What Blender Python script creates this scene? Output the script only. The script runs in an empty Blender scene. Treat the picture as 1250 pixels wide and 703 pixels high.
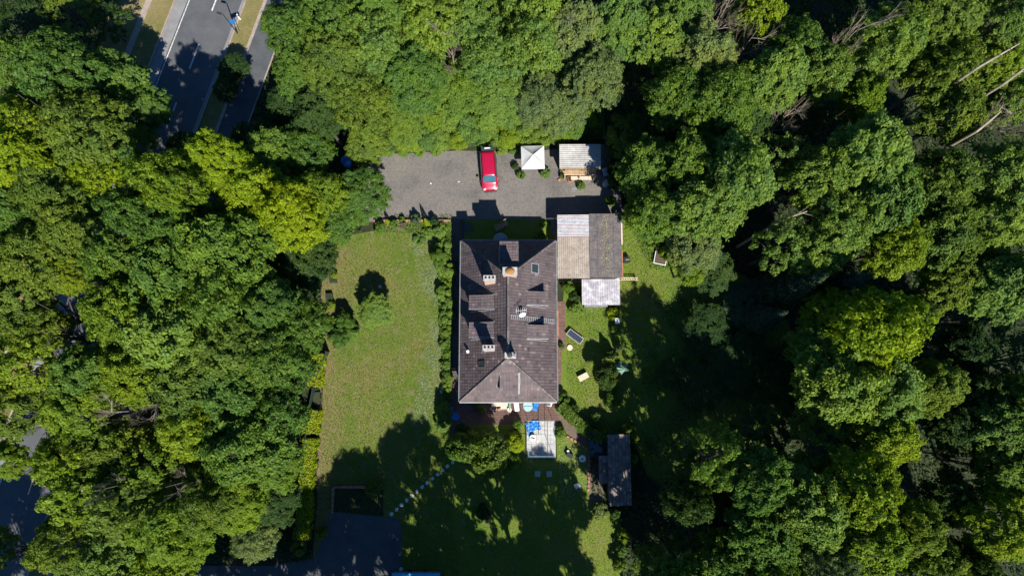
import bpy, math, random
import numpy as np
from mathutils import Vector, Matrix

R_ = math.radians
sc = bpy.context.scene
C = sc.collection

# ------------------------------------------------------------------ camera
CAM_H = 72.0                       # drone height above the garden, metres
TH = R_(8.2)                       # tilt away from straight down
FPX = 845.0
cam = bpy.data.cameras.new('camera')
cam.sensor_width = 36.0
cam.lens = FPX / 1250.0 * 36.0
cam.clip_start = 0.5
cam.clip_end = 2000
camo = bpy.data.objects.new('camera', cam)
C.objects.link(camo)
camo.location = (0, 0, CAM_H)
camo.rotation_euler = (TH, 0, 0)
sc.camera = camo

# ------------------------------------------------------------------ world, sun, exposure
SUN_EL, SUN_AZ = 45.5, 158.5       # azimuth clockwise from +Y
w = bpy.data.worlds.new('World')
sc.world = w
w.use_nodes = True
nt = w.node_tree
bg = nt.nodes['Background']
sky = nt.nodes.new('ShaderNodeTexSky')
sky.sky_type = 'NISHITA'
sky.sun_disc = False
sky.sun_elevation = R_(SUN_EL)
sky.sun_rotation = R_(SUN_AZ)
sky.ozone_density = 4.0
sky.dust_density = 0.3
tint = nt.nodes.new('ShaderNodeMix')
tint.data_type = 'RGBA'
tint.blend_type = 'MULTIPLY'
tint.inputs[0].default_value = 1.0
tint.inputs[7].default_value = (0.55, 0.95, 1.32, 1)   # the clear deep blue sky of the day
nt.links.new(sky.outputs[0], tint.inputs[6])
nt.links.new(tint.outputs[2], bg.inputs[0])
bg.inputs[1].default_value = 0.05
sl = bpy.data.lights.new('sun', 'SUN')
sl.energy = 4.8
sl.angle = R_(0.5)
sl.color = (1.0, 0.95, 0.86)
so = bpy.data.objects.new('sun', sl)
C.objects.link(so)
sd = Vector((math.sin(R_(SUN_AZ)) * math.cos(R_(SUN_EL)), math.cos(R_(SUN_AZ)) * math.cos(R_(SUN_EL)), math.sin(R_(SUN_EL))))
so.rotation_euler = (-sd).to_track_quat('-Z', 'Y').to_euler()
so.location = (30, -60, 90)
sc.view_settings.view_transform = 'Standard'
sc.view_settings.look = 'None'
sc.view_settings.gamma = 1
sc.view_settings.exposure = 0.84
sc.cycles.max_bounces = 6
sc.cycles.diffuse_bounces = 3
sc.cycles.transmission_bounces = 4
sc.cycles.transparent_max_bounces = 8
sc.cycles.use_denoising = True

rnd = random.Random(11)
nr = np.random.RandomState(5)

def P(px, py, z=0.0):
    """Where a point of the survey picture lies at height z, metres."""
    u = (px - 625.0) / FPX
    v = (351.5 - py) / FPX
    dy = v * math.cos(TH) + math.sin(TH)
    dz = v * math.sin(TH) - math.cos(TH)
    t = (CAM_H - z) / (-dz)
    return Vector((u * t, dy * t, z))

# ------------------------------------------------------------------ materials
def _n(nt, typ, **kw):
    n = nt.nodes.new(typ)
    for k, v in kw.items():
        setattr(n, k, v)
    return n

def ramp(nt, fac, stops, interp='LINEAR'):
    r = _n(nt, 'ShaderNodeValToRGB')
    r.color_ramp.interpolation = interp
    e = r.color_ramp.elements
    while len(e) < len(stops):
        e.new(0.5)
    for i, (p, c) in enumerate(stops):
        e[i].position = p
        e[i].color = (c[0], c[1], c[2], 1)
    nt.links.new(fac, r.inputs[0])
    return r.outputs[0]

def noise(nt, vec, scale, detail=4, rough=0.6):
    n = _n(nt, 'ShaderNodeTexNoise')
    n.inputs['Scale'].default_value = scale
    n.inputs['Detail'].default_value = detail
    n.inputs['Roughness'].default_value = rough
    nt.links.new(vec, n.inputs['Vector'])
    return n.outputs['Fac']

def mixc(nt, fac, a, b, mode='MIX'):
    m = _n(nt, 'ShaderNodeMix', data_type='RGBA', blend_type=mode)
    for s, v in ((m.inputs[0], fac), (m.inputs[6], a), (m.inputs[7], b)):
        if isinstance(v, (int, float)):
            s.default_value = v
        elif isinstance(v, (tuple, list)):
            s.default_value = (v[0], v[1], v[2], 1)
        else:
            nt.links.new(v, s)
    return m.outputs[2]

def new_mat(name):
    m = bpy.data.materials.new(name)
    m.use_nodes = True
    nt = m.node_tree
    b = nt.nodes['Principled BSDF']
    return m, nt, b

def surf(name, stops, scale=1.0, rough=0.85, bump=0.0, bscale=None, metal=0.0, fine=None, island=0.0, spec=0.3, translucent=0.0, obj=False):
    """Noise-coloured surface. stops: colour ramp; fine: (scale, strength) extra grain; island: per-piece value change."""
    m, nt, b = new_mat(name)
    if obj:
        vec = _n(nt, 'ShaderNodeTexCoord').outputs['Object']
    else:
        vec = _n(nt, 'ShaderNodeNewGeometry').outputs['Position']
    if len(stops) == 1:
        c0 = stops[0]
        stops = [(0.3, tuple(x * 0.8 for x in c0)), (0.7, tuple(min(1, x * 1.2) for x in c0))]
    col = ramp(nt, noise(nt, vec, scale), stops)
    if fine:
        g = noise(nt, vec, fine[0], 3, 0.7)
        gr = ramp(nt, g, [(0.3, (1 - fine[1],) * 3), (0.7, (1 + fine[1],) * 3)])
        col = mixc(nt, 1.0, col, gr, 'MULTIPLY')
    if island:
        gi = _n(nt, 'ShaderNodeNewGeometry').outputs['Random Per Island']
        gr = ramp(nt, gi, [(0.0, (1 - island,) * 3), (1.0, (1 + island,) * 3)])
        col = mixc(nt, 1.0, col, gr, 'MULTIPLY')
    nt.links.new(col, b.inputs['Base Color'])
    b.inputs['Roughness'].default_value = rough
    b.inputs['Metallic'].default_value = metal
    b.inputs['Specular IOR Level'].default_value = spec
    if bump:
        bn = _n(nt, 'ShaderNodeBump')
        bn.inputs['Strength'].default_value = bump
        bn.inputs['Distance'].default_value = 0.05
        nt.links.new(noise(nt, vec, bscale or scale * 6, 4, 0.7), bn.inputs['Height'])
        nt.links.new(bn.outputs[0], b.inputs['Normal'])
    if translucent:
        tr = _n(nt, 'ShaderNodeBsdfTranslucent')
        nt.links.new(col, tr.inputs[0])
        mx = _n(nt, 'ShaderNodeMixShader')
        mx.inputs[0].default_value = translucent
        nt.links.new(b.outputs[0], mx.inputs[1])
        nt.links.new(tr.outputs[0], mx.inputs[2])
        nt.links.new(mx.outputs[0], nt.nodes['Material Output'].inputs[0])
    return m

def leaf_mat(name, c, spread=0.30, tr=0.42, warm=None):
    m, nt, b = new_mat(name)
    g = _n(nt, 'ShaderNodeNewGeometry')
    isl = g.outputs['Random Per Island']
    oi = _n(nt, 'ShaderNodeObjectInfo').outputs['Random']
    dark = tuple(x * (1 - spread) for x in c)
    lite = (c[0] * (1 + spread * 1.3), c[1] * (1 + spread), c[2] * (1 + spread * .6))
    col = ramp(nt, isl, [(0.0, dark), (0.6, c), (1.0, lite)])
    big = noise(nt, g.outputs['Position'], 0.45, 3, 0.6)
    w2 = warm or (1.14, 1.08, 0.8)
    tint = ramp(nt, big, [(0.35, (0.8, 0.88, 1.05)), (0.65, w2)])
    col = mixc(nt, 1.0, col, tint, 'MULTIPLY')
    ot = ramp(nt, oi, [(0.0, (0.80, 0.88, 1.0)), (0.5, (1, 1, 1)), (1.0, (1.14, 1.08, 0.85))])
    col = mixc(nt, 1.0, col, ot, 'MULTIPLY')
    nt.links.new(col, b.inputs['Base Color'])
    b.inputs['Roughness'].default_value = 0.6
    b.inputs['Specular IOR Level'].default_value = 0.2
    t = _n(nt, 'ShaderNodeBsdfTranslucent')
    tc = mixc(nt, 1.0, col, (1.3, 1.35, 0.6), 'MULTIPLY')
    nt.links.new(tc, t.inputs[0])
    mx = _n(nt, 'ShaderNodeMixShader')
    mx.inputs[0].default_value = tr
    nt.links.new(b.outputs[0], mx.inputs[1])
    nt.links.new(t.outputs[0], mx.inputs[2])
    nt.links.new(mx.outputs[0], nt.nodes['Material Output'].inputs[0])
    return m

def flat(name, c, rough=0.6, metal=0.0, spec=0.4, coat=0.0):
    m = surf(name, [(0.3, tuple(x * 0.9 for x in c)), (0.7, tuple(min(1, x * 1.08) for x in c))], 3.0, rough, spec=spec, metal=metal, obj=True)
    if coat:
        m.node_tree.nodes['Principled BSDF'].inputs['Coat Weight'].default_value = coat
    return m

M = {}
M['soil'] = surf('forest_soil', [(0.3, (.018, .022, .010)), (0.55, (.028, .034, .013)), (0.75, (.045, .042, .02))], 0.6, 0.95, 0.8, 6, fine=(9, .4))
def lawn_mat(name, a, b_, c, d, worn=None):
    m, nt, bs = new_mat(name)
    vec = _n(nt, 'ShaderNodeNewGeometry').outputs['Position']
    big = ramp(nt, noise(nt, vec, 0.16, 4, 0.62), [(0.34, a), (0.5, b_), (0.66, c)])
    pt = ramp(nt, noise(nt, vec, 1.1, 5, 0.7), [(0.5, (0, 0, 0)), (0.68, (1, 1, 1))])
    col = mixc(nt, pt, big, d)
    if worn:
        # trodden, drier grass along the hedge side, greener towards the flower bed
        sx_ = _n(nt, 'ShaderNodeSeparateXYZ')
        nt.links.new(vec, sx_.inputs[0])
        ad = _n(nt, 'ShaderNodeMath', operation='MULTIPLY_ADD')
        nt.links.new(noise(nt, vec, .7, 5, .7), ad.inputs[0])
        ad.inputs[1].default_value = 9.0
        nt.links.new(sx_.outputs[0], ad.inputs[2])
        mr = _n(nt, 'ShaderNodeMapRange')
        mr.inputs[1].default_value = worn + 3.6
        mr.inputs[2].default_value = worn + 7.4
        nt.links.new(ad.outputs[0], mr.inputs[0])
        col = mixc(nt, mr.outputs[0], (.175, .135, .065), col)
    g = ramp(nt, noise(nt, vec, 8, 4, 0.75), [(0.3, (0.6,) * 3), (0.7, (1.4,) * 3)])
    col = mixc(nt, 1.0, col, g, 'MULTIPLY')
    nt.links.new(col, bs.inputs['Base Color'])
    bs.inputs['Roughness'].default_value = 0.95
    bs.inputs['Specular IOR Level'].default_value = 0.15
    bn = _n(nt, 'ShaderNodeBump')
    bn.inputs['Strength'].default_value = 0.8
    bn.inputs['Distance'].default_value = 0.05
    nt.links.new(noise(nt, vec, 12, 3, 0.8), bn.inputs['Height'])
    nt.links.new(bn.outputs[0], bs.inputs['Normal'])
    return m
M['lawn'] = lawn_mat('lawn_grass', (.080, .135, .016), (.112, .146, .026), (.150, .140, .042), (.165, .152, .072), worn=P(395, 440).x)
M['lawn2'] = lawn_mat('lawn_green', (.075, .135, .015), (.112, .16, .020), (.135, .152, .032), (.145, .152, .052))
M['verge'] = lawn_mat('dry_verge', (.10, .115, .03), (.16, .14, .055), (.21, .17, .08), (.22, .165, .08))
M['bare'] = surf('bare_earth', [(0.3, (.13, .085, .05)), (0.7, (.22, .16, .10))], 1.2, 0.95, 0.5, fine=(10, .3))
def paver_mat(name, c1, c2, mortar, sx, sy, stains):
    m, nt, bs = new_mat(name)
    vec = _n(nt, 'ShaderNodeNewGeometry').outputs['Position']
    bt = _n(nt, 'ShaderNodeTexBrick')
    bt.offset = 0.5
    bt.inputs['Scale'].default_value = 1.0
    bt.inputs['Brick Width'].default_value = sx
    bt.inputs['Row Height'].default_value = sy
    bt.inputs['Mortar Size'].default_value = 0.012
    bt.inputs['Color1'].default_value = (*c1, 1)
    bt.inputs['Color2'].default_value = (*c2, 1)
    bt.inputs['Mortar'].default_value = (*mortar, 1)
    nt.links.new(vec, bt.inputs['Vector'])
    st = ramp(nt, noise(nt, vec, 0.35, 6, 0.65), [(0.3, (0.72, .72, .74)), (0.5, (1, 1, 1)), (0.72, stains)])
    col = mixc(nt, 1.0, bt.outputs[0], st, 'MULTIPLY')
    st2 = ramp(nt, noise(nt, vec, 3.5, 6, 0.8), [(0.3, (0.68,) * 3), (0.5, (1.0,) * 3), (0.7, (1.3, 1.28, 1.22))])
    oil = ramp(nt, noise(nt, vec, 1.1, 2, 0.4), [(0.66, (1, 1, 1)), (0.74, (.72, .72, .74))])
    st2 = mixc(nt, 1.0, st2, oil, 'MULTIPLY')
    col = mixc(nt, 1.0, col, st2, 'MULTIPLY')
    nt.links.new(col, bs.inputs['Base Color'])
    bs.inputs['Roughness'].default_value = 0.9
    bn = _n(nt, 'ShaderNodeBump')
    bn.inputs['Strength'].default_value = 0.5
    bn.inputs['Distance'].default_value = 0.02
    nt.links.new(bt.outputs['Fac'], bn.inputs['Height'])
    bn.invert = True
    nt.links.new(bn.outputs[0], bs.inputs['Normal'])
    return m
M['paver'] = paver_mat('courtyard_pavers', (.166, .152, .140), (.148, .137, .128), (.105, .097, .09), .11, .22, (1.15, 1.12, 1.05))
M['redpave'] = paver_mat('red_paving', (.16, .085, .065), (.12, .07, .06), (.05, .04, .035), .4, .4, (1.1, 1.05, 1))
M['terrace'] = paver_mat('terrace_paving', (.125, .07, .055), (.10, .062, .055), (.04, .03, .03), .5, .25, (1.15, 1.05, 1))
M['darkpave'] = paver_mat('dark_path', (.09, .075, .075), (.07, .06, .062), (.03, .03, .03), .3, .3, (1.1, 1.05, 1))
M['brickpath'] = paver_mat('brick_path', (.17, .115, .085), (.13, .095, .075), (.06, .06, .04), .2, .1, (1.1, 1.05, 1))
M['asphalt'] = surf('asphalt', [(0.3, (.068, .072, .08)), (0.7, (.098, .102, .108))], 0.5, 0.85, 0.3, 30, fine=(14, .15))
M['asphalt2'] = surf('old_asphalt', [(0.3, (.055, .062, .07)), (0.7, (.085, .09, .095))], 0.7, 0.85, 0.3, 30, fine=(14, .2))
M['track'] = surf('worn_asphalt', [(0.3, (.068, .072, .08)), (0.7, (.098, .102, .108))], 0.5, 0.8, 0.3, 30, fine=(14, .15))
M['shoulder'] = surf('shoulder_paving', [(0.3, (.165, .165, .168)), (0.7, (.225, .222, .22))], 0.9, 0.85, 0.2, fine=(9, .15))
M['road_paint'] = surf('road_paint', [(0.35, (.30, .30, .30)), (0.6, (.62, .62, .60))], 5, 0.7)
M['kerb'] = surf('kerb_stone', [(0.3, (.23, .19, .16)), (0.7, (.34, .28, .23))], 2, 0.85, 0.3, fine=(9, .2))
M['slab'] = surf('pale_slab', [(0.3, (.34, .335, .33)), (0.7, (.48, .475, .47))], 1.2, 0.85, 0.3, fine=(8, .25), island=.12)
M['stone'] = surf('stepping_stone', [(0.3, (.42, .42, .40)), (0.7, (.60, .60, .57))], 2, 0.8, 0.3, fine=(9, .2))
M['brick'] = surf('brick', [(0.3, (.22, .11, .075)), (0.7, (.34, .19, .13))], 3, 0.85, 0.3, fine=(9, .2), island=.25)
M['tile'] = surf('roof_tile', [(0.3, (.088, .069, .073)), (0.7, (.115, .093, .096))], 0.4, 0.75, 0.1, 25, fine=(14, .2), island=.16, spec=.35)
def weathered_roof(m):
    nt = m.node_tree
    b = nt.nodes['Principled BSDF']
    src = b.inputs['Base Color'].links[0].from_socket
    vec = _n(nt, 'ShaderNodeNewGeometry')
    odd = ramp(nt, vec.outputs['Random Per Island'], [(0.0, (.72,) * 3), (.03, (.78,) * 3), (.06, (1,) * 3), (.955, (1,) * 3), (.975, (1.45, 1.4, 1.38)), (1, (1.7, 1.65, 1.6))])
    moss = ramp(nt, noise(nt, vec.outputs['Position'], 1.6, 7, .75), [(.56, (0, 0, 0)), (.72, (.55,) * 3)])
    c = mixc(nt, 1.0, src, odd, 'MULTIPLY')
    c = mixc(nt, moss, c, (.10, .10, .072))
    st = ramp(nt, noise(nt, vec.outputs['Position'], .5, 3, .6), [(.35, (.86, .86, .9)), (.65, (1.14, 1.1, 1.08))])
    c = mixc(nt, 1.0, c, st, 'MULTIPLY')
    nt.links.new(c, b.inputs['Base Color'])
weathered_roof(M['tile'])
M['ridge'] = surf('ridge_tile', [(0.3, (.105, .09, .09)), (0.7, (.175, .16, .155))], 2, 0.75, 0.2, fine=(8, .3), island=.3)
M['hut_tile'] = surf('hut_tile', [(0.3, (.17, .135, .12)), (0.7, (.23, .185, .16))], 0.8, 0.8, 0.2, fine=(12, .2), island=.35)
M['lead'] = surf('lead_flashing', [(0.3, (.24, .24, .26)), (0.7, (.40, .40, .42))], 4, 0.55, metal=.3, fine=(9, .25))
M['gutter'] = surf('zinc_gutter', [(0.3, (.20, .21, .22)), (0.7, (.30, .31, .32))], 2, 0.5, metal=.4)
M['render'] = surf('wall_render', [(0.3, (.55, .52, .46)), (0.7, (.66, .63, .57))], 1.2, 0.9, 0.2)
M['ch_side'] = surf('chimney_brick', [(0.3, (.40, .27, .21)), (0.7, (.55, .40, .33))], 4, 0.85, 0.3, fine=(10, .25))
M['ch_cap'] = surf('chimney_cap', [(0.3, (.30, .29, .275)), (0.7, (.42, .405, .39))], 3, 0.8, fine=(9, .2))
M['white'] = flat('white_paint', (.75, .75, .74), .5)
M['sheetwhite'] = surf('canopy_cloth', [(0.3, (.56, .57, .57)), (0.7, (.70, .70, .69))], 1.5, 0.8, fine=(7, .06), translucent=.15)
M['rust'] = surf('rusty_cowl', [(0.3, (.20, .085, .02)), (0.7, (.36, .17, .045))], 5, 0.8)
M['black'] = flat('black_plastic', (.02, .02, .022), .5)
M['darkmetal'] = flat('dark_metal', (.06, .065, .07), .45, .5)
M['glass'] = flat('window_glass', (.03, .05, .055), .08, 0, .6)
M['steel'] = flat('steel', (.5, .5, .52), .35, .7)
M['blue'] = flat('blue_plastic', (.015, .16, .48), .4)
M['sky_blue'] = flat('light_blue_sheet', (.05, .42, .75), .4)
M['teal'] = flat('pale_teal_table', (.28, .42, .45), .5)
M['green_plastic'] = flat('green_cloth', (.15, .27, .20), .8)
M['wood'] = surf('weathered_wood', [(0.3, (.26, .17, .095)), (0.7, (.42, .29, .17))], 4, 0.8, 0.2, fine=(12, .3), island=.2)
M['palewood'] = surf('pale_wood', [(0.3, (.55, .43, .33)), (0.7, (.70, .57, .45))], 4, 0.8, 0.2, fine=(12, .2))
M['darkwood'] = surf('dark_wood', [(0.3, (.055, .04, .03)), (0.7, (.10, .075, .055))], 4, 0.8, 0.2)
M['orange'] = surf('terracotta', [(0.3, (.35, .14, .07)), (0.7, (.52, .24, .13))], 4, 0.8)
M['red'] = flat('car_paint_red', (.36, .004, .036), .25, 0.0, .5, 1.0)
M['rubber'] = flat('rubber', (.015, .015, .015), .8)
M['solar'] = flat('dark_cushion', (.035, .045, .07), .35)
M['bark'] = surf('bark', [(0.3, (.055, .045, .035)), (0.7, (.12, .10, .08))], 3, 0.9, 0.5, fine=(9, .3))
M['twig'] = surf('bare_twig', [(0.3, (.16, .13, .095)), (0.7, (.32, .27, .20))], 3, 0.9)
M['palebark'] = surf('pale_log', [(0.3, (.26, .21, .14)), (0.7, (.42, .36, .26))], 2, 0.9, 0.4)
M['corr_a'] = surf('corrugated_clear', [(0.3, (.32, .34, .39)), (0.7, (.52, .54, .59))], 2.0, 0.45, fine=(7, .3), translucent=.25)
M['corr_b'] = surf('corrugated_pink', [(0.3, (.36, .33, .36)), (0.7, (.52, .48, .50))], 1.3, 0.5, fine=(6, .2), translucent=.2)
M['corr_c'] = surf('corrugated_beige', [(0.3, (.27, .225, .19)), (0.7, (.43, .37, .31))], 1.4, 0.6, fine=(7, .28), translucent=.12)
M['corr_w'] = surf('corrugated_white', [(0.3, (.28, .27, .31)), (0.5, (.44, .42, .46)), (0.7, (.66, .64, .68))], 1.6, 0.5, fine=(8, .28), translucent=.15)
M['corr_g'] = surf('corrugated_grey', [(0.3, (.27, .265, .26)), (0.7, (.42, .41, .40))], 0.9, 0.7, fine=(6, .2))
M['felt'] = surf('roof_felt', [(0.3, (.088, .08, .084)), (0.7, (.155, .138, .134))], 1.6, 0.95, 0.3, fine=(9, .4))
M['litter'] = surf('leaf_litter', [(0.3, (.20, .17, .08)), (0.7, (.40, .36, .22))], 5, 0.9, island=.3)
M['fence'] = flat('green_fence', (.02, .045, .035), .5)
TONES = {
 'olive': leaf_mat('leaf_olive', (.125, .190, .026)),
 'mid': leaf_mat('leaf_mid', (.106, .190, .028)),
 'light': leaf_mat('leaf_light', (.146, .235, .042)),
 'yellow': leaf_mat('leaf_yellow', (.205, .290, .012), .3),
 'lime': leaf_mat('leaf_lime', (.168, .250, .018)),
 'grey': leaf_mat('leaf_grey', (.155, .208, .065)),
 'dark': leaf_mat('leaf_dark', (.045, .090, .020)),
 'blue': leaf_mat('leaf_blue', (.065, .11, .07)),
 'gold': leaf_mat('leaf_gold', (.250, .325, .010), .25),
}
M['tuft'] = leaf_mat('grass_tuft', (.105, .15, .022), .3)
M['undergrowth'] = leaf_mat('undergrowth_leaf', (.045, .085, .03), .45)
M['pale_tuft'] = leaf_mat('pale_flower', (.27, .32, .15), .3, .1)

# ------------------------------------------------------------------ mesh helpers
class MB:
    def __init__(s):
        s.v = []; s.f = []
    def poly(s, pts):
        n = len(s.v); s.v += [tuple(p) for p in pts]; s.f.append(tuple(range(n, n + len(pts)))); return s
    def box(s, c, d, rz=0.0, tilt=None, taper=1.0):
        """c centre, d full sizes, rz turn about z."""
        n = len(s.v)
        cr, sr = math.cos(rz), math.sin(rz)
        for sz in (-.5, .5):
            k = taper if sz > 0 else 1.0
            for sx, sy in ((-.5, -.5), (.5, -.5), (.5, .5), (-.5, .5)):
                x, y, z = sx * d[0] * k, sy * d[1] * k, sz * d[2]
                if tilt:
                    z += tilt[0] * x + tilt[1] * y
                s.v.append((c[0] + x * cr - y * sr, c[1] + x * sr + y * cr, c[2] + z))
        for f in ((3, 2, 1, 0), (4, 5, 6, 7), (0, 1, 5, 4), (1, 2, 6, 5), (2, 3, 7, 6), (3, 0, 4, 7)):
            s.f.append(tuple(n + i for i in f))
        return s
    def tube(s, pts, rad, n=6, cap=True):
        """pts a polyline, rad one radius or a list."""
        pts = [Vector(p) for p in pts]
        if not isinstance(rad, (list, tuple)):
            rad = [rad] * len(pts)
        b = len(s.v)
        for i, p in enumerate(pts):
            d = (pts[min(i + 1, len(pts) - 1)] - pts[max(i - 1, 0)]).normalized()
            a = d.orthogonal().normalized(); c = d.cross(a)
            for k in range(n):
                t = 2 * math.pi * k / n
                s.v.append(tuple(p + (a * math.cos(t) + c * math.sin(t)) * rad[i]))
        for i in range(len(pts) - 1):
            for k in range(n):
                k2 = (k + 1) % n
                s.f.append((b + i * n + k, b + i * n + k2, b + (i + 1) * n + k2, b + (i + 1) * n + k))
        if cap:
            s.f.append(tuple(b + k for k in reversed(range(n))))
            s.f.append(tuple(b + (len(pts) - 1) * n + k for k in range(n)))
        return s
    def lathe(s, c, prof, n=16, sx=1.0, sy=1.0, rz=0.0):
        """prof: list of (radius, z)."""
        b = len(s.v)
        cr, sr = math.cos(rz), math.sin(rz)
        for r, z in prof:
            for k in range(n):
                t = 2 * math.pi * k / n
                x, y = r * math.cos(t) * sx, r * math.sin(t) * sy
                s.v.append((c[0] + x * cr - y * sr, c[1] + x * sr + y * cr, c[2] + z))
        for i in range(len(prof) - 1):
            for k in range(n):
                k2 = (k + 1) % n
                s.f.append((b + i * n + k, b + i * n + k2, b + (i + 1) * n + k2, b + (i + 1) * n + k))
        s.f.append(tuple(b + k for k in reversed(range(n))))
        s.f.append(tuple(b + (len(prof) - 1) * n + k for k in range(n)))
        return s
    def prism(s, pts, z0, z1):
        """pts: xy outline counter-clockwise."""
        n = len(pts); b = len(s.v)
        s.v += [(p[0], p[1], z0) for p in pts] + [(p[0], p[1], z1) for p in pts]
        s.f.append(tuple(b + i for i in reversed(range(n))))
        s.f.append(tuple(b + n + i for i in range(n)))
        for i in range(n):
            j = (i + 1) % n
            s.f.append((b + i, b + j, b + n + j, b + n + i))
        return s
    def mesh(s, name, mat):
        me = bpy.data.meshes.new(name)
        me.from_pydata(s.v, [], s.f)
        if mat: me.materials.append(mat)
        me.update()
        return me
    def build(s, name, mat, parent=None, smooth=False):
        me = s.mesh(name, mat)
        if smooth:
            me.polygons.foreach_set('use_smooth', [True] * len(me.polygons))
        o = bpy.data.objects.new(name, me)
        C.objects.link(o)
        if parent: o.parent = parent
        return o

def empty(name, loc, rz=0.0):
    o = bpy.data.objects.new(name, None)
    o.empty_display_size = 0.3
    o.location = loc
    o.rotation_euler = (0, 0, rz)
    C.objects.link(o)
    return o

def tag(o, label=None, cat=None, group=None, kind=None):
    if label: o['label'] = label
    if cat: o['category'] = cat
    if group: o['group'] = group
    if kind: o['kind'] = kind
    return o

def thing(name, label, cat, loc=(0, 0, 0), rz=0.0, group=None):
    return tag(empty(name, loc, rz), label, cat, group)

def use_mesh(name, me, parent=None, mat=None, loc=None, rot=None, scale=None):
    o = bpy.data.objects.new(name, me)
    C.objects.link(o)
    if parent: o.parent = parent
    if mat:
        o.material_slots[0].link = 'OBJECT'
        o.material_slots[0].material = mat
    if loc is not None: o.location = loc
    if rot is not None: o.rotation_euler = rot
    if scale is not None: o.scale = scale
    return o

def copy_tree(o, parent=None):
    c = o.copy(); C.objects.link(c)
    if parent: c.parent = parent
    for ch in list(o.children):
        copy_tree(ch, c)
    return c

def np_mesh(name, verts, quads, mat, tri=False):
    """Fast mesh from numpy arrays; every face has 4 (or 3) corners."""
    k = 3 if tri else 4
    me = bpy.data.meshes.new(name)
    nv, nf = len(verts), len(quads)
    me.vertices.add(nv); me.vertices.foreach_set('co', np.asarray(verts, dtype=np.float32).ravel())
    me.loops.add(nf * k); me.loops.foreach_set('vertex_index', np.asarray(quads, dtype=np.int32).ravel())
    me.polygons.add(nf)
    me.polygons.foreach_set('loop_start', np.arange(0, nf * k, k, dtype=np.int32))
    me.polygons.foreach_set('loop_total', np.full(nf, k, dtype=np.int32))
    me.materials.append(mat)
    me.update(calc_edges=True)
    return me

def sheet(name, pts, z, mat, label=None, sub=0, thick=0.0):
    """A ground sheet from picture points (at ground height) or world points."""
    w_ = []
    for p in pts:
        q = P(p[0], p[1], 0.0) if len(p) == 2 else Vector(p)
        w_.append((q.x, q.y))
    a = sum(w_[i][0] * w_[(i + 1) % len(w_)][1] - w_[(i + 1) % len(w_)][0] * w_[i][1] for i in range(len(w_)))
    if a < 0: w_.reverse()
    mb = MB()
    if thick:
        mb.prism(w_, z - thick, z)
    else:
        mb.poly([(x, y, z) for x, y in w_])
    o = mb.build(name, mat)
    tag(o, kind='structure')
    return o

def in_poly(x, y, poly):
    """numpy point in polygon."""
    ins = np.zeros(len(x), bool)
    n = len(poly)
    for i in range(n):
        x1, y1 = poly[i]; x2, y2 = poly[(i + 1) % n]
        c = ((y1 > y) != (y2 > y)) & (x < (x2 - x1) * (y - y1) / (y2 - y1 + 1e-12) + x1)
        ins ^= c
    return ins

def world_poly(pts, z=0.0):
    return [(P(a, b, z).x, P(a, b, z).y) for a, b in pts]
# ------------------------------------------------------------------ the ground
g = MB(); N = 24
xs = [-700, -300, -150] + [(-100 + 200 * i / N) for i in range(N + 1)] + [150, 300, 700]
ys = xs
gv = [(x, y + 10, 0.0) for y in ys for x in xs]
L_ = len(xs)
g.v = gv
g.f = [(j * L_ + i, j * L_ + i + 1, (j + 1) * L_ + i + 1, (j + 1) * L_ + i) for j in range(L_ - 1) for i in range(L_ - 1)]
tag(g.build('ground', M['soil']), kind='structure')

WEST_LAWN = [(398, 292), (455, 282), (500, 284), (530, 276), (549, 278), (548, 520), (548, 520), (545, 560), (560, 703), (380, 703), (388, 600), (392, 520), (396, 440), (392, 360)]
SOUTH_LAWN = [(540, 515), (720, 515), (722, 600), (758, 640), (758, 740), (480, 740), (500, 560)]
EAST_LAWN = [(690, 345), (757, 262), (790, 270), (830, 330), (890, 325), (950, 360), (975, 430), (950, 520), (900, 590), (830, 610), (790, 580), (770, 530), (745, 530), (683, 500), (683, 400)]
NORTH_YARD = [(568, 268), (668, 268), (680, 300), (680, 310), (560, 310), (560, 285)]
sheet('lawn', WEST_LAWN, .008, M['lawn'])
sheet('lawn', SOUTH_LAWN, .012, M['lawn2'])
sheet('lawn', EAST_LAWN, .008, M['lawn2'])
sheet('courtyard', [(440, 190), (560, 184), (640, 186), (742, 176), (762, 262), (755, 345), (672, 345), (672, 270), (575, 268), (552, 270), (440, 271)], .016, M['paver'])
sheet('grass_strip', NORTH_YARD, .02, M['lawn2'])
sheet('garden_path', [(549, 268), (567, 268), (567, 300), (567, 530), (549, 530)], .024, M['darkpave'])
sheet('garden_path', [(549, 462), (566, 462), (566, 495), (549, 495)], .028, M['redpave'])
sheet('garden_path', [(676, 368), (690, 368), (691, 425), (686, 428), (683, 500), (676, 500)], .02, M['redpave'])
sheet('terrace', [(549, 488), (674, 488), (690, 500), (682, 518), (549, 518)], .032, M['terrace'])
sheet('brick_path', [(672, 496), (690, 502), (712, 522), (719, 530), (719, 546), (700, 536), (688, 524), (680, 506)], .036, M['brickpath'])
sheet('garden_path', [(719, 528), (737, 528), (737, 612), (719, 612)], .018, M['brickpath'])
sheet('garden_bed', [(545, 280), (551, 278), (551, 518), (541, 520), (543, 450)], .014, M['bare'])
sheet('garden_bed', [(462, 268), (551, 268), (551, 282), (500, 284), (462, 279)], .018, M['bare'])
sheet('garden_bed', [(388, 430), (396, 430), (393, 480), (390, 600), (386, 600)], .018, M['bare'])
sheet('garden_bed', [(406, 594), (468, 597), (468, 630), (404, 626)], .018, M['soil'])
sheet('driveway', [(402, 624), (486, 632), (491, 645), (490, 760), (380, 760), (150, 740), (150, 690), (330, 690), (385, 680), (398, 650)], .022, M['asphalt2'])

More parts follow.
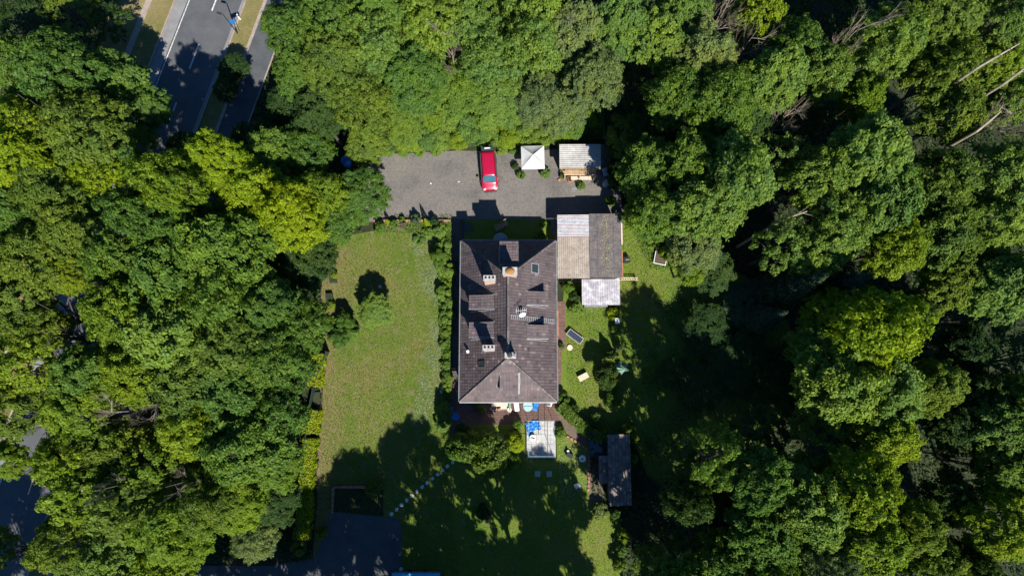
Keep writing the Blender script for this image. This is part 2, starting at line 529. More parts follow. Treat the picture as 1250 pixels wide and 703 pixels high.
# the main road runs straight from the top left to the bottom left, under the trees
ra, rb = P(264, 0), P(-8, 703)
rdir = (rb - ra).normalized()
rperp = Vector((rdir.y, -rdir.x, 0)) * -1        # points to picture right (east)
if rperp.x < 0: rperp = -rperp
A0 = ra - rdir * 40
RL = (rb - ra).length + 80
def road_pts(o0, o1, s0=0.0, s1=RL):
    return [A0 + rdir * s0 + rperp * o0, A0 + rdir * s0 + rperp * o1, A0 + rdir * s1 + rperp * o1, A0 + rdir * s1 + rperp * o0]
def off(px, py):
    return (P(px, py) - A0).dot(rperp)
def along(px, py):
    return (P(px, py) - A0).dot(rdir)
oL, oLs, oR = off(231, 0), off(215, 0), off(300, 0)
def wsheet(name, pts, z, mat, thick=0):
    return sheet(name, [tuple(p) for p in pts], z, mat, thick=thick)
oP0, oP1 = off(178, 0), off(186, 0)
wsheet('verge', road_pts(oP1, oLs - .15), .006, M['verge'])
wsheet('verge', road_pts(oR, off(318, 12)), .006, M['verge'])
wsheet('road', road_pts(oL - .15, oR), .02, M['asphalt'])
wsheet('road_shoulder', road_pts(oLs, oL - .15), .024, M['shoulder'])
wsheet('kerb', road_pts(oLs - .15, oLs), .12, M['kerb'], .12)
wsheet('kerb', road_pts(oR, oR + .15), .12, M['kerb'], .12)
wsheet('road_marking', road_pts(oL, oL + .11), .026, M['road_paint'])
wsheet('road_gutter', road_pts(oR - .35, oR), .026, M['shoulder'])
# worn wheel tracks are darker; the centre dashes
s_d0 = along(259, 14) - 3.0
for k in range(-3, 6):
    wsheet('road_marking', road_pts(-.08, .08, s_d0 + k * 7.1, s_d0 + k * 7.1 + 3.0), .026, M['road_paint'])
for o_ in (-1.9, 1.6):
    wsheet('wheel_track', road_pts(o_ - .35, o_ + .35), .0235, M['track'])
    wsheet('wheel_track', road_pts(o_ + 1.1 - .3, o_ + 1.1 + .3), .0235, M['track']) if o_ > 0 else None
oS0, oS1 = off(318, 12), off(340, 40)
wsheet('cycle_path', road_pts(oS0 + .35, off(337, 57)), .018, M['asphalt2'])
wsheet('kerb', road_pts(oS0, oS0 + .35), .08, M['kerb'], .08)
wsheet('kerb', road_pts(off(337, 57), off(337, 57) + .15), .06, M['kerb'], .06)
wsheet('footpath', road_pts(oP0, oP1), .014, M['kerb'])
wsheet('verge', road_pts(oP0 - 4.0, oP0), .006, M['verge'])
# ------------------------------------------------------------------ leaf cloud builder
def leaves_mesh(name, pos, nrm, size, mat, aspect=0.55, seed=0):
    """pos (n,3), nrm (n,3) face directions, size (n,) -> one folded leaf quad each."""
    r = np.random.RandomState(seed)
    n = len(pos)
    nrm = nrm / (np.linalg.norm(nrm, axis=1, keepdims=True) + 1e-9)
    t = r.normal(size=(n, 3))
    t -= nrm * (t * nrm).sum(1, keepdims=True)
    t /= (np.linalg.norm(t, axis=1, keepdims=True) + 1e-9)
    b = np.cross(nrm, t)
    s = size[:, None]
    v = np.empty((n, 4, 3))
    v[:, 0] = pos - t * s
    v[:, 1] = pos + b * s * aspect + nrm * s * .18
    v[:, 2] = pos + t * s
    v[:, 3] = pos - b * s * aspect + nrm * s * .18
    q = np.arange(n * 4).reshape(n, 4)
    return np_mesh(name, v.reshape(-1, 3), q, mat)

def sph(r, n):
    d = r.normal(size=(n, 3))
    return d / np.linalg.norm(d, axis=1, keepdims=True)

HH = 2.6      # height of the unit tree (crown radius 1)
def crown(seed, lobes=15, lr=.40, cl=20, cr=.14, nl=80, ls=.042, flat_=.8, gap=0.0, spread=.62):
    r = np.random.RandomState(seed)
    P_, N_, S_ = [], [], []
    ctr = np.array([0, 0, 1.7]); rad = np.array([1, 1, .85])
    lob = []
    for i in range(lobes):
        k = (i + .5) / lobes
        th = i * 2.39996 + r.uniform(-.35, .35)
        ph = math.acos(1 - 1.25 * k)
        rr = spread * r.uniform(.92, 1.08)
        d = np.array([math.sin(ph) * math.cos(th), math.sin(ph) * math.sin(th), math.cos(ph)])
        lob.append((ctr + d * rad * rr, lr * r.uniform(.72, 1.15), d))
    for (c, R0, d0) in lob:
        m = int(cl * (R0 / lr) ** 2)
        dd = sph(r, m * 3)
        dd = dd[(dd @ d0 > -.25) & (dd[:, 2] > -.35)][:m]
        for d in dd:
            if r.rand() < gap: continue
            cc = c + d * R0 * r.uniform(.72, 1.08) * np.array([1, 1, flat_])
            q = cr * r.uniform(.65, 1.3)
            n = int(nl * (q / cr) ** 2)
            e = sph(r, n)
            e[:, 2] = np.abs(e[:, 2]) * .9 - .15
            rr = q * (.35 + .75 * r.rand(n) ** .7)
            ax = np.array([d[0], d[1], -.12]) + r.normal(size=3) * .35; ax /= np.linalg.norm(ax)
            el = r.uniform(.3, .95)
            off_ = e * rr[:, None] * np.array([1, 1, .55])
            p = cc + off_ + ax * (off_ @ ax)[:, None] * el
            P_.append(p)
            nn = e * .6 + d * .3 + np.array([0.07, -.3, 1.05]) + r.normal(size=(n, 3)) * .42
            N_.append(nn)
            S_.append(ls * r.uniform(.6, 1.35, n))
    return np.concatenate(P_), np.concatenate(N_), np.concatenate(S_), lob

def limb_mesh(name, lob, seed, mat, twigs=0):
    r = random.Random(seed)
    mb = MB()
    mb.tube([(0, 0, 0), (.02, .01, .5), (-.01, .02, 1.0), (.0, .0, 1.5), (.02, 0, 2.0)], [.075, .055, .047, .035, .012], 7)
    for (c, R0, d0) in lob:
        z0 = r.uniform(.8, 1.5)
        a = Vector((0, 0, z0)); b = Vector(c) + Vector((d0[0], d0[1], d0[2])) * R0 * .5
        m = a.lerp(b, .5) + Vector((0, 0, .08))
        mb.tube([a, m, b], [.028, .018, .006], 5, False)
        for t in range(twigs):
            e = b + Vector((r.uniform(-1, 1), r.uniform(-1, 1), r.uniform(.0, 1))) * R0 * .9
            mb.tube([m.lerp(b, .7), m.lerp(b, .7).lerp(e, .5) + Vector((0, 0, .03)), e], [.008, .006, .002], 3, False)
    return mb.mesh(name, mat)

BASE_LEAF = TONES['mid']
TREES = {}
def variant(key, seed, **kw):
    tw = kw.pop('twigs', 0)
    p, n, s, lob = crown(seed, **kw)
    TREES.setdefault(key, []).append((leaves_mesh('crown', p, n, s, BASE_LEAF, seed=seed), limb_mesh('trunk', lob, seed, M['bark'], tw)))
for sd_ in (1, 2, 3, 4): variant('clump', sd_, lobes=17, cl=26, cr=.105, nl=62, ls=.038)
for sd_ in (5, 6, 7): variant('fine', sd_, lobes=20, lr=.34, cl=34, cr=.08, nl=52, ls=.028, gap=.04, spread=.68)
for sd_ in (8, 9): variant('big', sd_, lobes=13, lr=.45, cl=24, cr=.125, nl=70, ls=.042, gap=.05)
for sd_ in (10, 11): variant('open', sd_, lobes=14, lr=.36, cl=13, cr=.11, nl=46, ls=.042, gap=.3, spread=.72, twigs=3)

def conifer_mesh(seed, n=5200):
    r = np.random.RandomState(seed)
    k = r.rand(n) ** .6                     # 0 tip .. 1 base
    z = HH - k * (HH - .45)
    th = r.rand(n) * 2 * math.pi
    arms = 9
    th = np.round(th * arms / (2 * math.pi) + k * 5) * (2 * math.pi / arms) + r.normal(size=n) * .17
    rr = (k ** .85) * (r.rand(n) ** .5) * (.85 + .2 * np.sin(z * 22))
    p = np.stack([rr * np.cos(th), rr * np.sin(th), z - rr * .25], 1)
    nn = np.stack([np.cos(th) * .4, np.sin(th) * .4, np.ones(n)], 1) + r.normal(size=(n, 3)) * .4
    me = leaves_mesh('crown', p, nn, .07 * r.uniform(.6, 1.3, n), BASE_LEAF, .35, seed)
    mb = MB().tube([(0, 0, 0), (0, 0, 1.2), (0, 0, HH - .1)], [.06, .04, .01], 6)
    return me, mb.mesh('trunk', M['bark'])
TREES['conifer'] = [conifer_mesh(21, 16000)]

def bare_mesh(seed):
    r = random.Random(seed); mb = MB()
    mb.tube([(0, 0, 0), (.03, 0, .9), (0, .04, 1.6), (.05, .05, 2.2)], [.05, .04, .028, .01], 6)
    def br(p, d, L, w, lev):
        q = p + d * L
        mid = p.lerp(q, .5) + Vector((r.uniform(-.1, .1), r.uniform(-.1, .1), r.uniform(-.05, .1))) * L
        mb.tube([p, mid, q], [w, w * .75, w * .45], 4 if lev < 2 else 3, False)
        if lev < 3:
            for i in range(4 if lev else 4):
                s0 = p.lerp(q, r.uniform(.35, 1))
                nd = (d + Vector((r.uniform(-1, 1), r.uniform(-1, 1), r.uniform(-.3, .6))) * .75).normalized()
                br(s0, nd, L * .62, w * .5, lev + 1)
    for i in range(8):
        a = i * .785 + r.uniform(-.3, .3)
        br(Vector((0, 0, r.uniform(.9, 2.0))), Vector((math.cos(a), math.sin(a), r.uniform(.15, .7))).normalized(), .55, .018, 0)
    return mb.mesh('branches', M['twig'])
BARE = [bare_mesh(3), bare_mesh(4)]

# shrubs: unit radius, height 1.2
def shrub_mesh(seed, n=2600, ls=.10, zs=1.0):
    r = np.random.RandomState(seed)
    m = 26
    cc = sph(r, m) * np.array([.62, .62, .42]) + np.array([0, 0, .6])
    idx = r.randint(0, m, n)
    e = sph(r, n)
    e[:, 2] = np.abs(e[:, 2]) - .2
    p = cc[idx] + e * (.30 * (.6 + .45 * r.rand(n)))[:, None]
    p[:, 2] = np.maximum(p[:, 2], .03) * zs
    nn = e * .7 + np.array([0, -.15, .8]) + r.normal(size=(n, 3)) * .4
    return leaves_mesh('foliage', p, nn, ls * r.uniform(.6, 1.3, n), BASE_LEAF, .5, seed)
SHRUBS = [shrub_mesh(31, 3400), shrub_mesh(32, 3400), shrub_mesh(33, 1800, .12)]
BIGSHRUBS = [shrub_mesh(36, 9000, .055), shrub_mesh(37, 9000, .055)]
def cone_mesh(seed, n=1800):
    r = np.random.RandomState(seed)
    k = r.rand(n) ** .6
    th = r.rand(n) * 2 * math.pi
    rr = .35 * k ** .8 * (.85 + .2 * r.rand(n))
    p = np.stack([rr * np.cos(th), rr * np.sin(th), 2.3 * (1 - k) + .05], 1)
    nn = np.stack([np.cos(th), np.sin(th), .4 + 0 * th], 1) + r.normal(size=(n, 3)) * .4
    return leaves_mesh('foliage', p, nn, .05 * r.uniform(.6, 1.3, n), BASE_LEAF, .5, seed)
CONE = cone_mesh(41)
stem_me = MB().tube([(0, 0, 0), (.02, 0, .3), (0, 0, .7)], [.06, .045, .02], 5).mesh('stem', M['bark'])

def add_tree(px, py, rpx, h, style, tone, label, group='trees around the house', ground=None, cat='tree'):
    zc = .72 * h
    p = P(px, py, zc)
    if ground: p = P(*ground)
    R = rpx / FPX * (CAM_H - zc) * 1.06
    name = 'conifer_tree' if style == 'conifer' else ('bare_tree' if style == 'bare' else 'broadleaf_tree')
    t = thing(name, label, cat, (p.x, p.y, 0), rnd.uniform(0, 6.28), group)
    sz = h / HH
    if style == 'bare':
        t.scale = (R, R, h / 2.3)
        use_mesh('trunk', rnd.choice(BARE), t)
        return t
    t.scale = (R * rnd.choice((-1, 1)) * rnd.uniform(.92, 1.08), R * rnd.uniform(.92, 1.08), sz)
    cm, tm = rnd.choice(TREES[style])
    use_mesh('crown', cm, t, TONES[tone])
    tr_ = use_mesh('trunk', tm, t)
    # a tree that overhangs the road leans: its foot stands on the verge
    o_ = (p - A0).dot(rperp)
    if oLs - 1.0 < o_ < oR + 1.0 and px < 200:
        mv = min(o_ - (oLs - 1.5), R * 1.0) if px < 170 and py < 330 else -min(oR + 1.5 - o_, R * 1.0)
        dl = t.matrix_basis.to_3x3().inverted() @ (rperp * -mv)
        tr_.location = (dl.x, dl.y, 0)
    return t

def add_shrub(px, py, rpx, h, tone, label, cat='shrub', group=None, name='shrub', kind='s'):
    p = P(px, py, h * .6)
    R = rpx / FPX * (CAM_H - h) 
    t = thing(name, label, cat, (p.x, p.y, 0), rnd.uniform(0, 6.28), group)
    if kind == 'cone':
        t.scale = (R / .35, R / .35, h / 2.3)
        use_mesh('foliage', CONE, t, TONES[tone])
    else:
        t.scale = (R, R * rnd.uniform(.85, 1.15), h / 1.2)
        use_mesh('foliage', rnd.choice(BIGSHRUBS if R > 1.05 else SHRUBS), t, TONES[tone])
    use_mesh('stem', stem_me, t)
    return t

def scatter(name, poly, n, size, mat, label, cat, z=.02, hfac=.6, excl=(), seed=1, clump=0.0, up=1.0, dens=None):
    """ground cover: one object of n leaf faces inside world outline poly."""
    r = np.random.RandomState(seed)
    px = [p[0] for p in poly]; py = [p[1] for p in poly]
    x = r.uniform(min(px), max(px), n * 3); y = r.uniform(min(py), max(py), n * 3)
    k = in_poly(x, y, poly)
    for e in excl: k &= ~in_poly(x, y, e)
    if clump:
        f = np.sin(x * .9 + np.sin(y * .7) * 2) + np.sin(y * 1.1 + np.sin(x * .6) * 2.2) + .9 * np.sin(x * 2.7 + y * 1.9)
        f = f + .8 * np.sin(x * 6.1 - y * 4.3) * np.sin(x * 3.3 + y * 7.7)
        k &= (f + r.normal(size=len(f)) * .9 > clump)
    x, y = x[k][:n], y[k][:n]
    m = len(x)
    s = size * r.uniform(.5, 1.4, m)
    pos = np.stack([x, y, z + s * hfac * r.uniform(.3, 1.6, m)], 1)
    nn = r.normal(size=(m, 3)) * .6; nn[:, 2] = np.abs(nn[:, 2]) + up
    o = bpy.data.objects.new(name, leaves_mesh(name, pos, nn, s, mat, .45, seed))
    C.objects.link(o)
    tag(o, label, cat, kind='stuff')
    return o
# ------------------------------------------------------------------ the house
HE, HR = 3.6, 8.5
c_nw, c_ne, c_sw, c_se = P(562, 294, HE), P(677, 294, HE), P(562, 490, HE), P(681, 490, HE)
XW, XE = (c_nw.x + c_sw.x) / 2, (c_ne.x + c_se.x) / 2
YN, YS = (c_nw.y + c_ne.y) / 2, (c_sw.y + c_se.y) / 2
XR = (XW + XE) / 2
YRN, YRS = P(622, 337, HR).y, P(622, 437, HR).y
TW = (HR - HE) / (XR - XW)
TN, TS = (HR - HE) / (YN - YRN), (HR - HE) / (YRS - YS)
PLANES = {
 'W': (lambda a, d: (XW + d, a), TW, [(YS, 0), (YN, 0), (YRN, XR - XW), (YRS, XR - XW)]),
 'E': (lambda a, d: (XE - d, a), TW, [(YS, 0), (YN, 0), (YRN, XE - XR), (YRS, XE - XR)]),
 'N': (lambda a, d: (a, YN - d), TN, [(XW, 0), (XE, 0), (XR, YN - YRN)]),
 'S': (lambda a, d: (a, YS + d), TS, [(XW, 0), (XE, 0), (XR, YRS - YS)]),
}
def ccw(p):
    a = sum(p[i][0] * p[(i + 1) % len(p)][1] - p[(i + 1) % len(p)][0] * p[i][1] for i in range(len(p)))
    return p if a > 0 else p[::-1]
def clip(sub, cl):
    out = sub
    cl = ccw(cl)
    for i in range(len(cl)):
        a, b = cl[i], cl[(i + 1) % len(cl)]
        inp, out = out, []
        if not inp: return []
        side = lambda p: (b[0] - a[0]) * (p[1] - a[1]) - (b[1] - a[1]) * (p[0] - a[0])
        for j in range(len(inp)):
            p, q = inp[j], inp[(j + 1) % len(inp)]
            sp, sq = side(p), side(q)
            if sp >= 0: out.append(p)
            if sp * sq < 0:
                t = sp / (sp - sq)
                out.append((p[0] + (q[0] - p[0]) * t, p[1] + (q[1] - p[1]) * t))
    return out
def tiles_on(mb, fmap, zfun, poly, pa, pd, r, lift=.045, gapw=.032):
    """courses of separate tiles on a sloping plane; poly in (along, inward) coordinates."""
    poly = ccw(poly)
    a0, a1 = min(p[0] for p in poly), max(p[0] for p in poly)
    d0, d1 = min(p[1] for p in poly), max(p[1] for p in poly)
    nd = int(math.ceil((d1 - d0) / pd)); na = int(math.ceil((a1 - a0) / pa))
    for j in range(nd):
        for i in range(na + 1):
            aa = a0 + i * pa + r.uniform(-.006, .006); dd = d0 + j * pd
            q = clip([(aa, dd), (aa + pa - gapw, dd), (aa + pa - gapw, dd + pd * 1.02), (aa, dd + pd * 1.02)], poly)
            if len(q) < 3: continue
            n = len(mb.v); k = len(q)
            l2 = lift * r.uniform(.8, 1.35)
            for (x, y) in q:
                t = (y - dd) / pd
                wx = fmap(x, y)
                mb.v.append((wx[0], wx[1], zfun(x, y) + .012 + l2 * (1 - t)))
            for (x, y) in q:
                wx = fmap(x, y)
                mb.v.append((wx[0], wx[1], zfun(x, y)))
            mb.f.append(tuple(range(n, n + k)))
            for m_ in range(k):
                m2 = (m_ + 1) % k
                mb.f.append((n + m_, n + k + m_, n + k + m2, n + m2))

house = thing('house', 'large detached house with hipped brown tiled roof and six dormers beside the lawn', 'house', (0, 0, 0))
OV = .45
for nm, (a, b) in (('s', ((XW + OV, YS + OV), (XE - OV, YS + OV))), ('e', ((XE - OV, YS + OV), (XE - OV, YN - OV))), ('n', ((XE - OV, YN - OV), (XW + OV, YN - OV))), ('w', ((XW + OV, YN - OV), (XW + OV, YS + OV)))):
    ax, ay = a; bx, by = b
    L = math.hypot(bx - ax, by - ay); ang = math.atan2(by - ay, bx - ax)
    wl = MB().box(((ax + bx) / 2, (ay + by) / 2, 1.78), (L - .31, .3, 3.56), ang).build('wall', M['render'], house)
    nwin = 5 if L > 12 else 3
    for k in range(nwin):
        t = (k + .5) / nwin
        cx, cy = ax + (bx - ax) * t, ay + (by - ay) * t
        ox, oy = math.sin(ang) * .17, -math.cos(ang) * .17
        wn = MB().box((cx + ox, cy + oy, 1.7), (1.15, .1, 1.25), ang).build('window', M['white'], house)
        MB().box((cx + ox * 1.35, cy + oy * 1.35, 1.7), (.98, .04, 1.08), ang).build('pane', M['glass'], wn)
MB().prism([(XW + OV, YS + OV), (XE - OV, YS + OV), (XE - OV, YN - OV), (XW + OV, YN - OV)], -.1, .12).build('plinth', M['darkpave'], house)
# soffit and battens below the tiles
def roof_z(pl, a, d): return HE + d * PLANES[pl][1]
core = MB()
for pl in 'WENS':
    f, t, poly = PLANES[pl]
    pts = [(*f(a, d), HE + d * t) for a, d in poly]
    n = Vector(pts[1]) - Vector(pts[0]); n2 = Vector(pts[2]) - Vector(pts[0])
    if n.cross(n2).z < 0: pts.reverse()
    core.poly(pts)
core.poly([(XW, YN, HE), (XE, YN, HE), (XE, YS, HE), (XW, YS, HE)])
roof = core.build('roof', M['tile'], house)
rt = random.Random(8)
for pl in 'WENS':
    f, t, poly = PLANES[pl]
    mb = MB()
    tiles_on(mb, f, lambda a, d, t=t: HE + .01 + d * t, poly, .30, .27, rt)
    tag(mb.build('roof_tiles', M['tile'], roof), 'brown concrete tiles in courses', kind='stuff')
# ridge and hip caps, one part each run
def caps(p, q, wdt, name, parent, step=.36, matk='ridge', low=False):
    p, q = Vector(p), Vector(q)
    L = (q - p).length; n = int(L / step); d = (q - p).normalized()
    side = Vector((d.y, -d.x, 0)).normalized()
    mb = MB()
    for i in range(n):
        a = p + d * (i * step); b = p + d * (i * step + step * .97)
        up = Vector((0, 0, .11)); z1 = Vector((0, 0, .03 + .02 * (i % 2) * 0))
        v = [a - side * wdt, a - side * wdt * .5 + up, a + side * wdt * .5 + up, a + side * wdt]
        u = [b - side * wdt, b - side * wdt * .5 + up * .8, b + side * wdt * .5 + up * .8, b + side * wdt]
        k = len(mb.v)
        mb.v += [tuple(x + z1) for x in v + u]
        for j in range(3): mb.f.append((k + j, k + j + 1, k + 5 + j, k + 4 + j))
        mb.f.append((k + 3, k + 2, k + 1, k)); mb.f.append((k + 4, k + 5, k + 6, k + 7))
    return mb.build(name, M[matk], parent)
caps((XR, YRS, HR), (XR, YRN, HR), .12, 'ridge_cap', roof)
for cx, cy, ry in ((XW, YN, YRN), (XE, YN, YRN), (XW, YS, YRS), (XE, YS, YRS)):
    caps((cx, cy, HE), (XR, ry, HR), .09, 'hip_cap', roof)
for a, b in (((XW - .07, YS), (XW - .07, YN)), ((XE + .07, YS), (XE + .07, YN)), ((XW, YN + .07), (XE, YN + .07)), ((XW, YS - .07), (XE, YS - .07))):
    MB().tube([(a[0], a[1], HE - .06), (b[0], b[1], HE - .06)], .075, 8).build('gutter', M['gutter'], roof)

def dormer(pl, a0, a1, dfront, dtop, slope, flash=True):
    """shed dormer on a roof plane; a along the eave, d inward."""
    f, t, _ = PLANES[pl]
    zt = HE + dtop * t
    zr = lambda d: zt + .06 - (dtop - d) * slope
    D = tag(empty('dormer', (0, 0, 0))); D.parent = house
    ov = .22
    deck = [(a0 - .1, dfront - ov), (a1 + .1, dfront - ov), (a1 + .1, dtop), (a0 - .1, dtop)]
    b = MB(); k = len(b.v)
    th = .14
    for dz in (-th, 0):
        for a, d in deck:
            x, y = f(a, d); b.v.append((x, y, zr(d) + dz))
    b.f += [(3, 2, 1, 0), (4, 5, 6, 7)] + [(i, (i + 1) % 4, 4 + (i + 1) % 4, 4 + i) for i in range(4)]
    b.build('dormer_roof', M['tile'], D)
    mb = MB()
    tiles_on(mb, f, lambda a, d: zr(d) + .005, deck, .30, .29, rt)
    tag(mb.build('dormer_tiles', M['tile'], D), kind='stuff')
    # cheeks (triangles with thickness) and front
    for a in (a0, a1):
        s = .06
        b = MB()
        for aa in (a - s, a + s):
            for d, z in ((dfront, HE + dfront * t - .05), (dfront, zr(dfront) - th + .005), (dtop, zr(dtop) - th)):
                x, y = f(aa, d); b.v.append((x, y, z))
        b.f += [(0, 1, 2), (5, 4, 3), (0, 3, 4, 1), (1, 4, 5, 2), (2, 5, 3, 0)]
        b.build('cheek', M['tile'], D)
        if flash:
            b = MB()
            o_ = a - .17 if a == a0 else a + .17
            pts = []
            for d in (dfront - .15, dtop + .05):
                x, y = f(o_, d); pts.append((x, y, HE + .09 + d * t))
            b.tube(pts, .05, 5)
            b.build('flashing', M['lead'], D)
    x, y = f((a0 + a1) / 2, dfront + .06)
    z0, z1 = HE + dfront * t - .05, zr(dfront) - th + .005
    dim = (abs(a1 - a0) - .13, .1)
    if pl in 'WE': dm = (dim[1], dim[0], z1 - z0)
    else: dm = (dim[0], dim[1], z1 - z0)
    MB().box((x, y, (z0 + z1) / 2), dm).build('dormer_front', M['tile'], D)
    x, y = f((a0 + a1) / 2, dfront - .01)
    if pl in 'WE': dm = (.06, dim[0] * .75, (z1 - z0) * .62)
    else: dm = (dim[0] * .75, .06, (z1 - z0) * .62)
    wn = MB().box((x, y, (z0 + z1) / 2), dm).build('window', M['white'], D)
    x, y = f((a0 + a1) / 2, dfront - .035)
    dm2 = tuple(v * .88 if v > .1 else v for v in dm)
    MB().box((x, y, (z0 + z1) / 2), dm2).build('pane', M['glass'], wn)
    # pale edge strips
    for a in (a0 - .1, a1 + .1):
        p0, p1 = f(a, dfront - ov), f(a, dtop)
        MB().tube([(*p0, zr(dfront - ov) + .05), (*p1, zr(dtop) + .05)], .035, 5).build('verge_strip', M['lead'] if (a < a0 and pl in 'WE') or (a > a1 and pl == 'S') else M['ridge'], D)
def yy(py, z): return P(622, py, z).y
def xx(px, py, z): return P(px, py, z).x
ZT = 6.7
for (n_, s_) in ((362, 376), (395, 410.5)):
    ya, yb = yy(s_, ZT), yy(n_, ZT)
    dormer('W', ya, yb, xx(575.5, s_, 6.2) - XW, xx(603, s_, 6.8) - XW, .28)
for (n_, s_) in ((357, 371), (398, 412)):
    ya, yb = yy(s_, ZT), yy(n_, ZT)
    dormer('E', ya, yb, XE - xx(666.5, s_, 6.2), XE - xx(643, s_, 6.8), .28)
dormer('N', xx(611.5, 305, 6), xx(631, 305, 6), YN - yy(298.5, 6.0), YN - yy(319, 6.9), .12)
dormer('S', xx(612, 466, 6), xx(632, 466, 6), yy(478, 5.6) - YS, yy(455, 6.6) - YS, .42)

def chimney(px0, px1, py0, py1, ztop, kind):
    zc = ztop
    p0, p1 = P(px0, py1, zc), P(px1, py0, zc)
    cx, cy, wx, wy = (p0.x + p1.x) / 2, (p0.y + p1.y) / 2, p1.x - p0.x, p1.y - p0.y
    Hc = empty('chimney', (cx, cy, 5.0)); Hc.parent = house
    zb = 0.6
    MB().box((0, 0, (zb + ztop - 5.1) / 2), (wx - .12, wy - .12, ztop - 5.1 - zb)).build('chimney_stack', M['ch_side'], Hc)
    MB().box((0, 0, ztop - 5.0 - .06), (wx, wy, .1)).box((0, 0, ztop - 5.0 - .14), (wx - .06, wy - .06, .07)).build('chimney_cap', M['ch_cap'], Hc)
    if kind == 'rust':
        MB().lathe((0, 0, ztop - 5), [(.30, 0), (.33, .05), (.30, .12), (.2, .2), (.05, .24)], 14, 1.35, .95).build('cowl', M['rust'], Hc)
    elif kind == 'dark':
        MB().lathe((-.05, .05, ztop - 5), [(.22, -.02), (.2, .22), (.26, .24), (.2, .32), (.05, .34)], 12).build('cowl', M['darkmetal'], Hc)
        MB().box((.42, 0, ztop - 5 + .08), (.16, .3, .2)).build('flue', M['steel'], Hc)
    else:
        for i in range(3):
            MB().box((-.34 + .34 * i, .05, ztop - 5 + .02), (.17, .17, .08)).box((-.34 + .34 * i, .05, ztop - 5 + .065), (.12, .12, .03)).build('flue', M['black'], Hc)
chimney(613.5, 631.5, 326, 336, 9.5, 'rust')
chimney(590, 605, 336, 343, 9.3, 'holes')
chimney(589, 604, 421, 428, 9.4, 'holes')
chimney(616, 630, 430, 437.5, 9.5, 'dark')

def roof_window(pl, px0, px1, py0, py1, open_=False):
    f, t, _ = PLANES[pl]
    zz = 5.6 if px0 > 625 else 5.9
    for _ in range(4):
        pa, pb = P(px0, py1, zz), P(px1, py0, zz)
        xm = (pa.x + pb.x) / 2
        dm = (xm - XW) if pl == 'W' else (XE - xm)
        zz = HE + dm * t
    cx, cy = xm, (pa.y + pb.y) / 2
    W_ = empty('roof_window', (cx, cy, zz + .09)); W_.parent = house
    sgn = 1 if pl == 'W' else -1
    W_.rotation_euler = (0, -math.atan(t) * sgn, 0)
    wx, wy = (pb.x - pa.x) / math.cos(math.atan(t)), pb.y - pa.y
    fr = MB()
    b_ = .09
    for c, d in (((0, wy / 2 - b_ / 2, 0), (wx, b_, .12)), ((0, -wy / 2 + b_ / 2, 0), (wx, b_, .12)), ((wx / 2 - b_ / 2, 0, .002), (b_, wy - 2 * b_, .12)), ((-wx / 2 + b_ / 2, 0, .002), (b_, wy - 2 * b_, .12))):
        fr.box(c, d)
    fr.build('frame', M['lead'] if px0 > 625 else M['darkmetal'], W_)
    MB().box((0, 0, -.005), (wx - 2 * b_ + .01, wy - 2 * b_ + .01, .05)).build('pane', M['glass'], W_)
roof_window('E', 648, 657.5, 321.5, 334)
roof_window('W', 584, 592, 440, 448)
# roof ladder of treads down the east slope
lad = empty('roof_ladder', (0, 0, 0)); lad.parent = house
ylad = yy(387, 7.9)
f, t, _ = PLANES['E']
ra_ = MB()
for o_ in (-.2, .2):
    pts = [(*f(ylad + o_, d), HE + .14 + d * t) for d in (.15, XE - XR - .25)]
    ra_.tube(pts, .025, 5)
ra_.build('rail', M['lead'], lad)
dd = .25
while dd < XE - XR - .3:
    x, y = f(ylad, dd)
    MB().box((x, y, HE + .15 + dd * t), (.10, .42, .03)).build('tread', M['gutter'], lad)
    dd += .19
# aerial mast and vent
ae = empty('aerial', P(636, 381, 7.6)); ae.parent = house
ae.location.z = HE + (XE - ae.location.x) * TW
MB().tube([(0, 0, 0), (0, 0, 1.5)], .03, 6).build('mast', M['steel'], ae)
mb = MB().tube([(-.5, 0, 1.3), (.5, .1, 1.3)], .02, 4)
for i in range(6): mb.tube([(-.45 + .18 * i, -.25, 1.3), (-.42 + .18 * i, .3, 1.3)], .012, 4)
mb.build('antenna', M['white'], ae)
ds = MB().lathe((0, 0, 0), [(.04, 0), (.2, .03), (.32, .1), (.30, .1), (.18, .045), (.02, .02)], 14)
o = ds.build('satellite_dish', M['white'], ae); o.location = (.1, -.22, .7); o.rotation_euler = (R_(60), 0, R_(20))
vt = empty('roof_vent', P(571, 429, 4.8)); vt.parent = house
vt.location.z = HE + (vt.location.x - XW) * TW
MB().lathe((0, 0, 0), [(.1, -.1), (.1, .4), (.17, .42), (.14, .52), (.03, .54)], 10).build('vent_pipe', M['white'], vt)
for px, py in ((596, 306), (654, 318), (657, 316)):
    q = P(px, py, 6)
# small round canopy over the north door
MB().lathe((xx(611, 294, 3.3), YN + .15, 3.25), [(.75, 0), (.7, .1), (.4, .22), (.05, .27)], 16).build('door_canopy', M['gutter'], house)

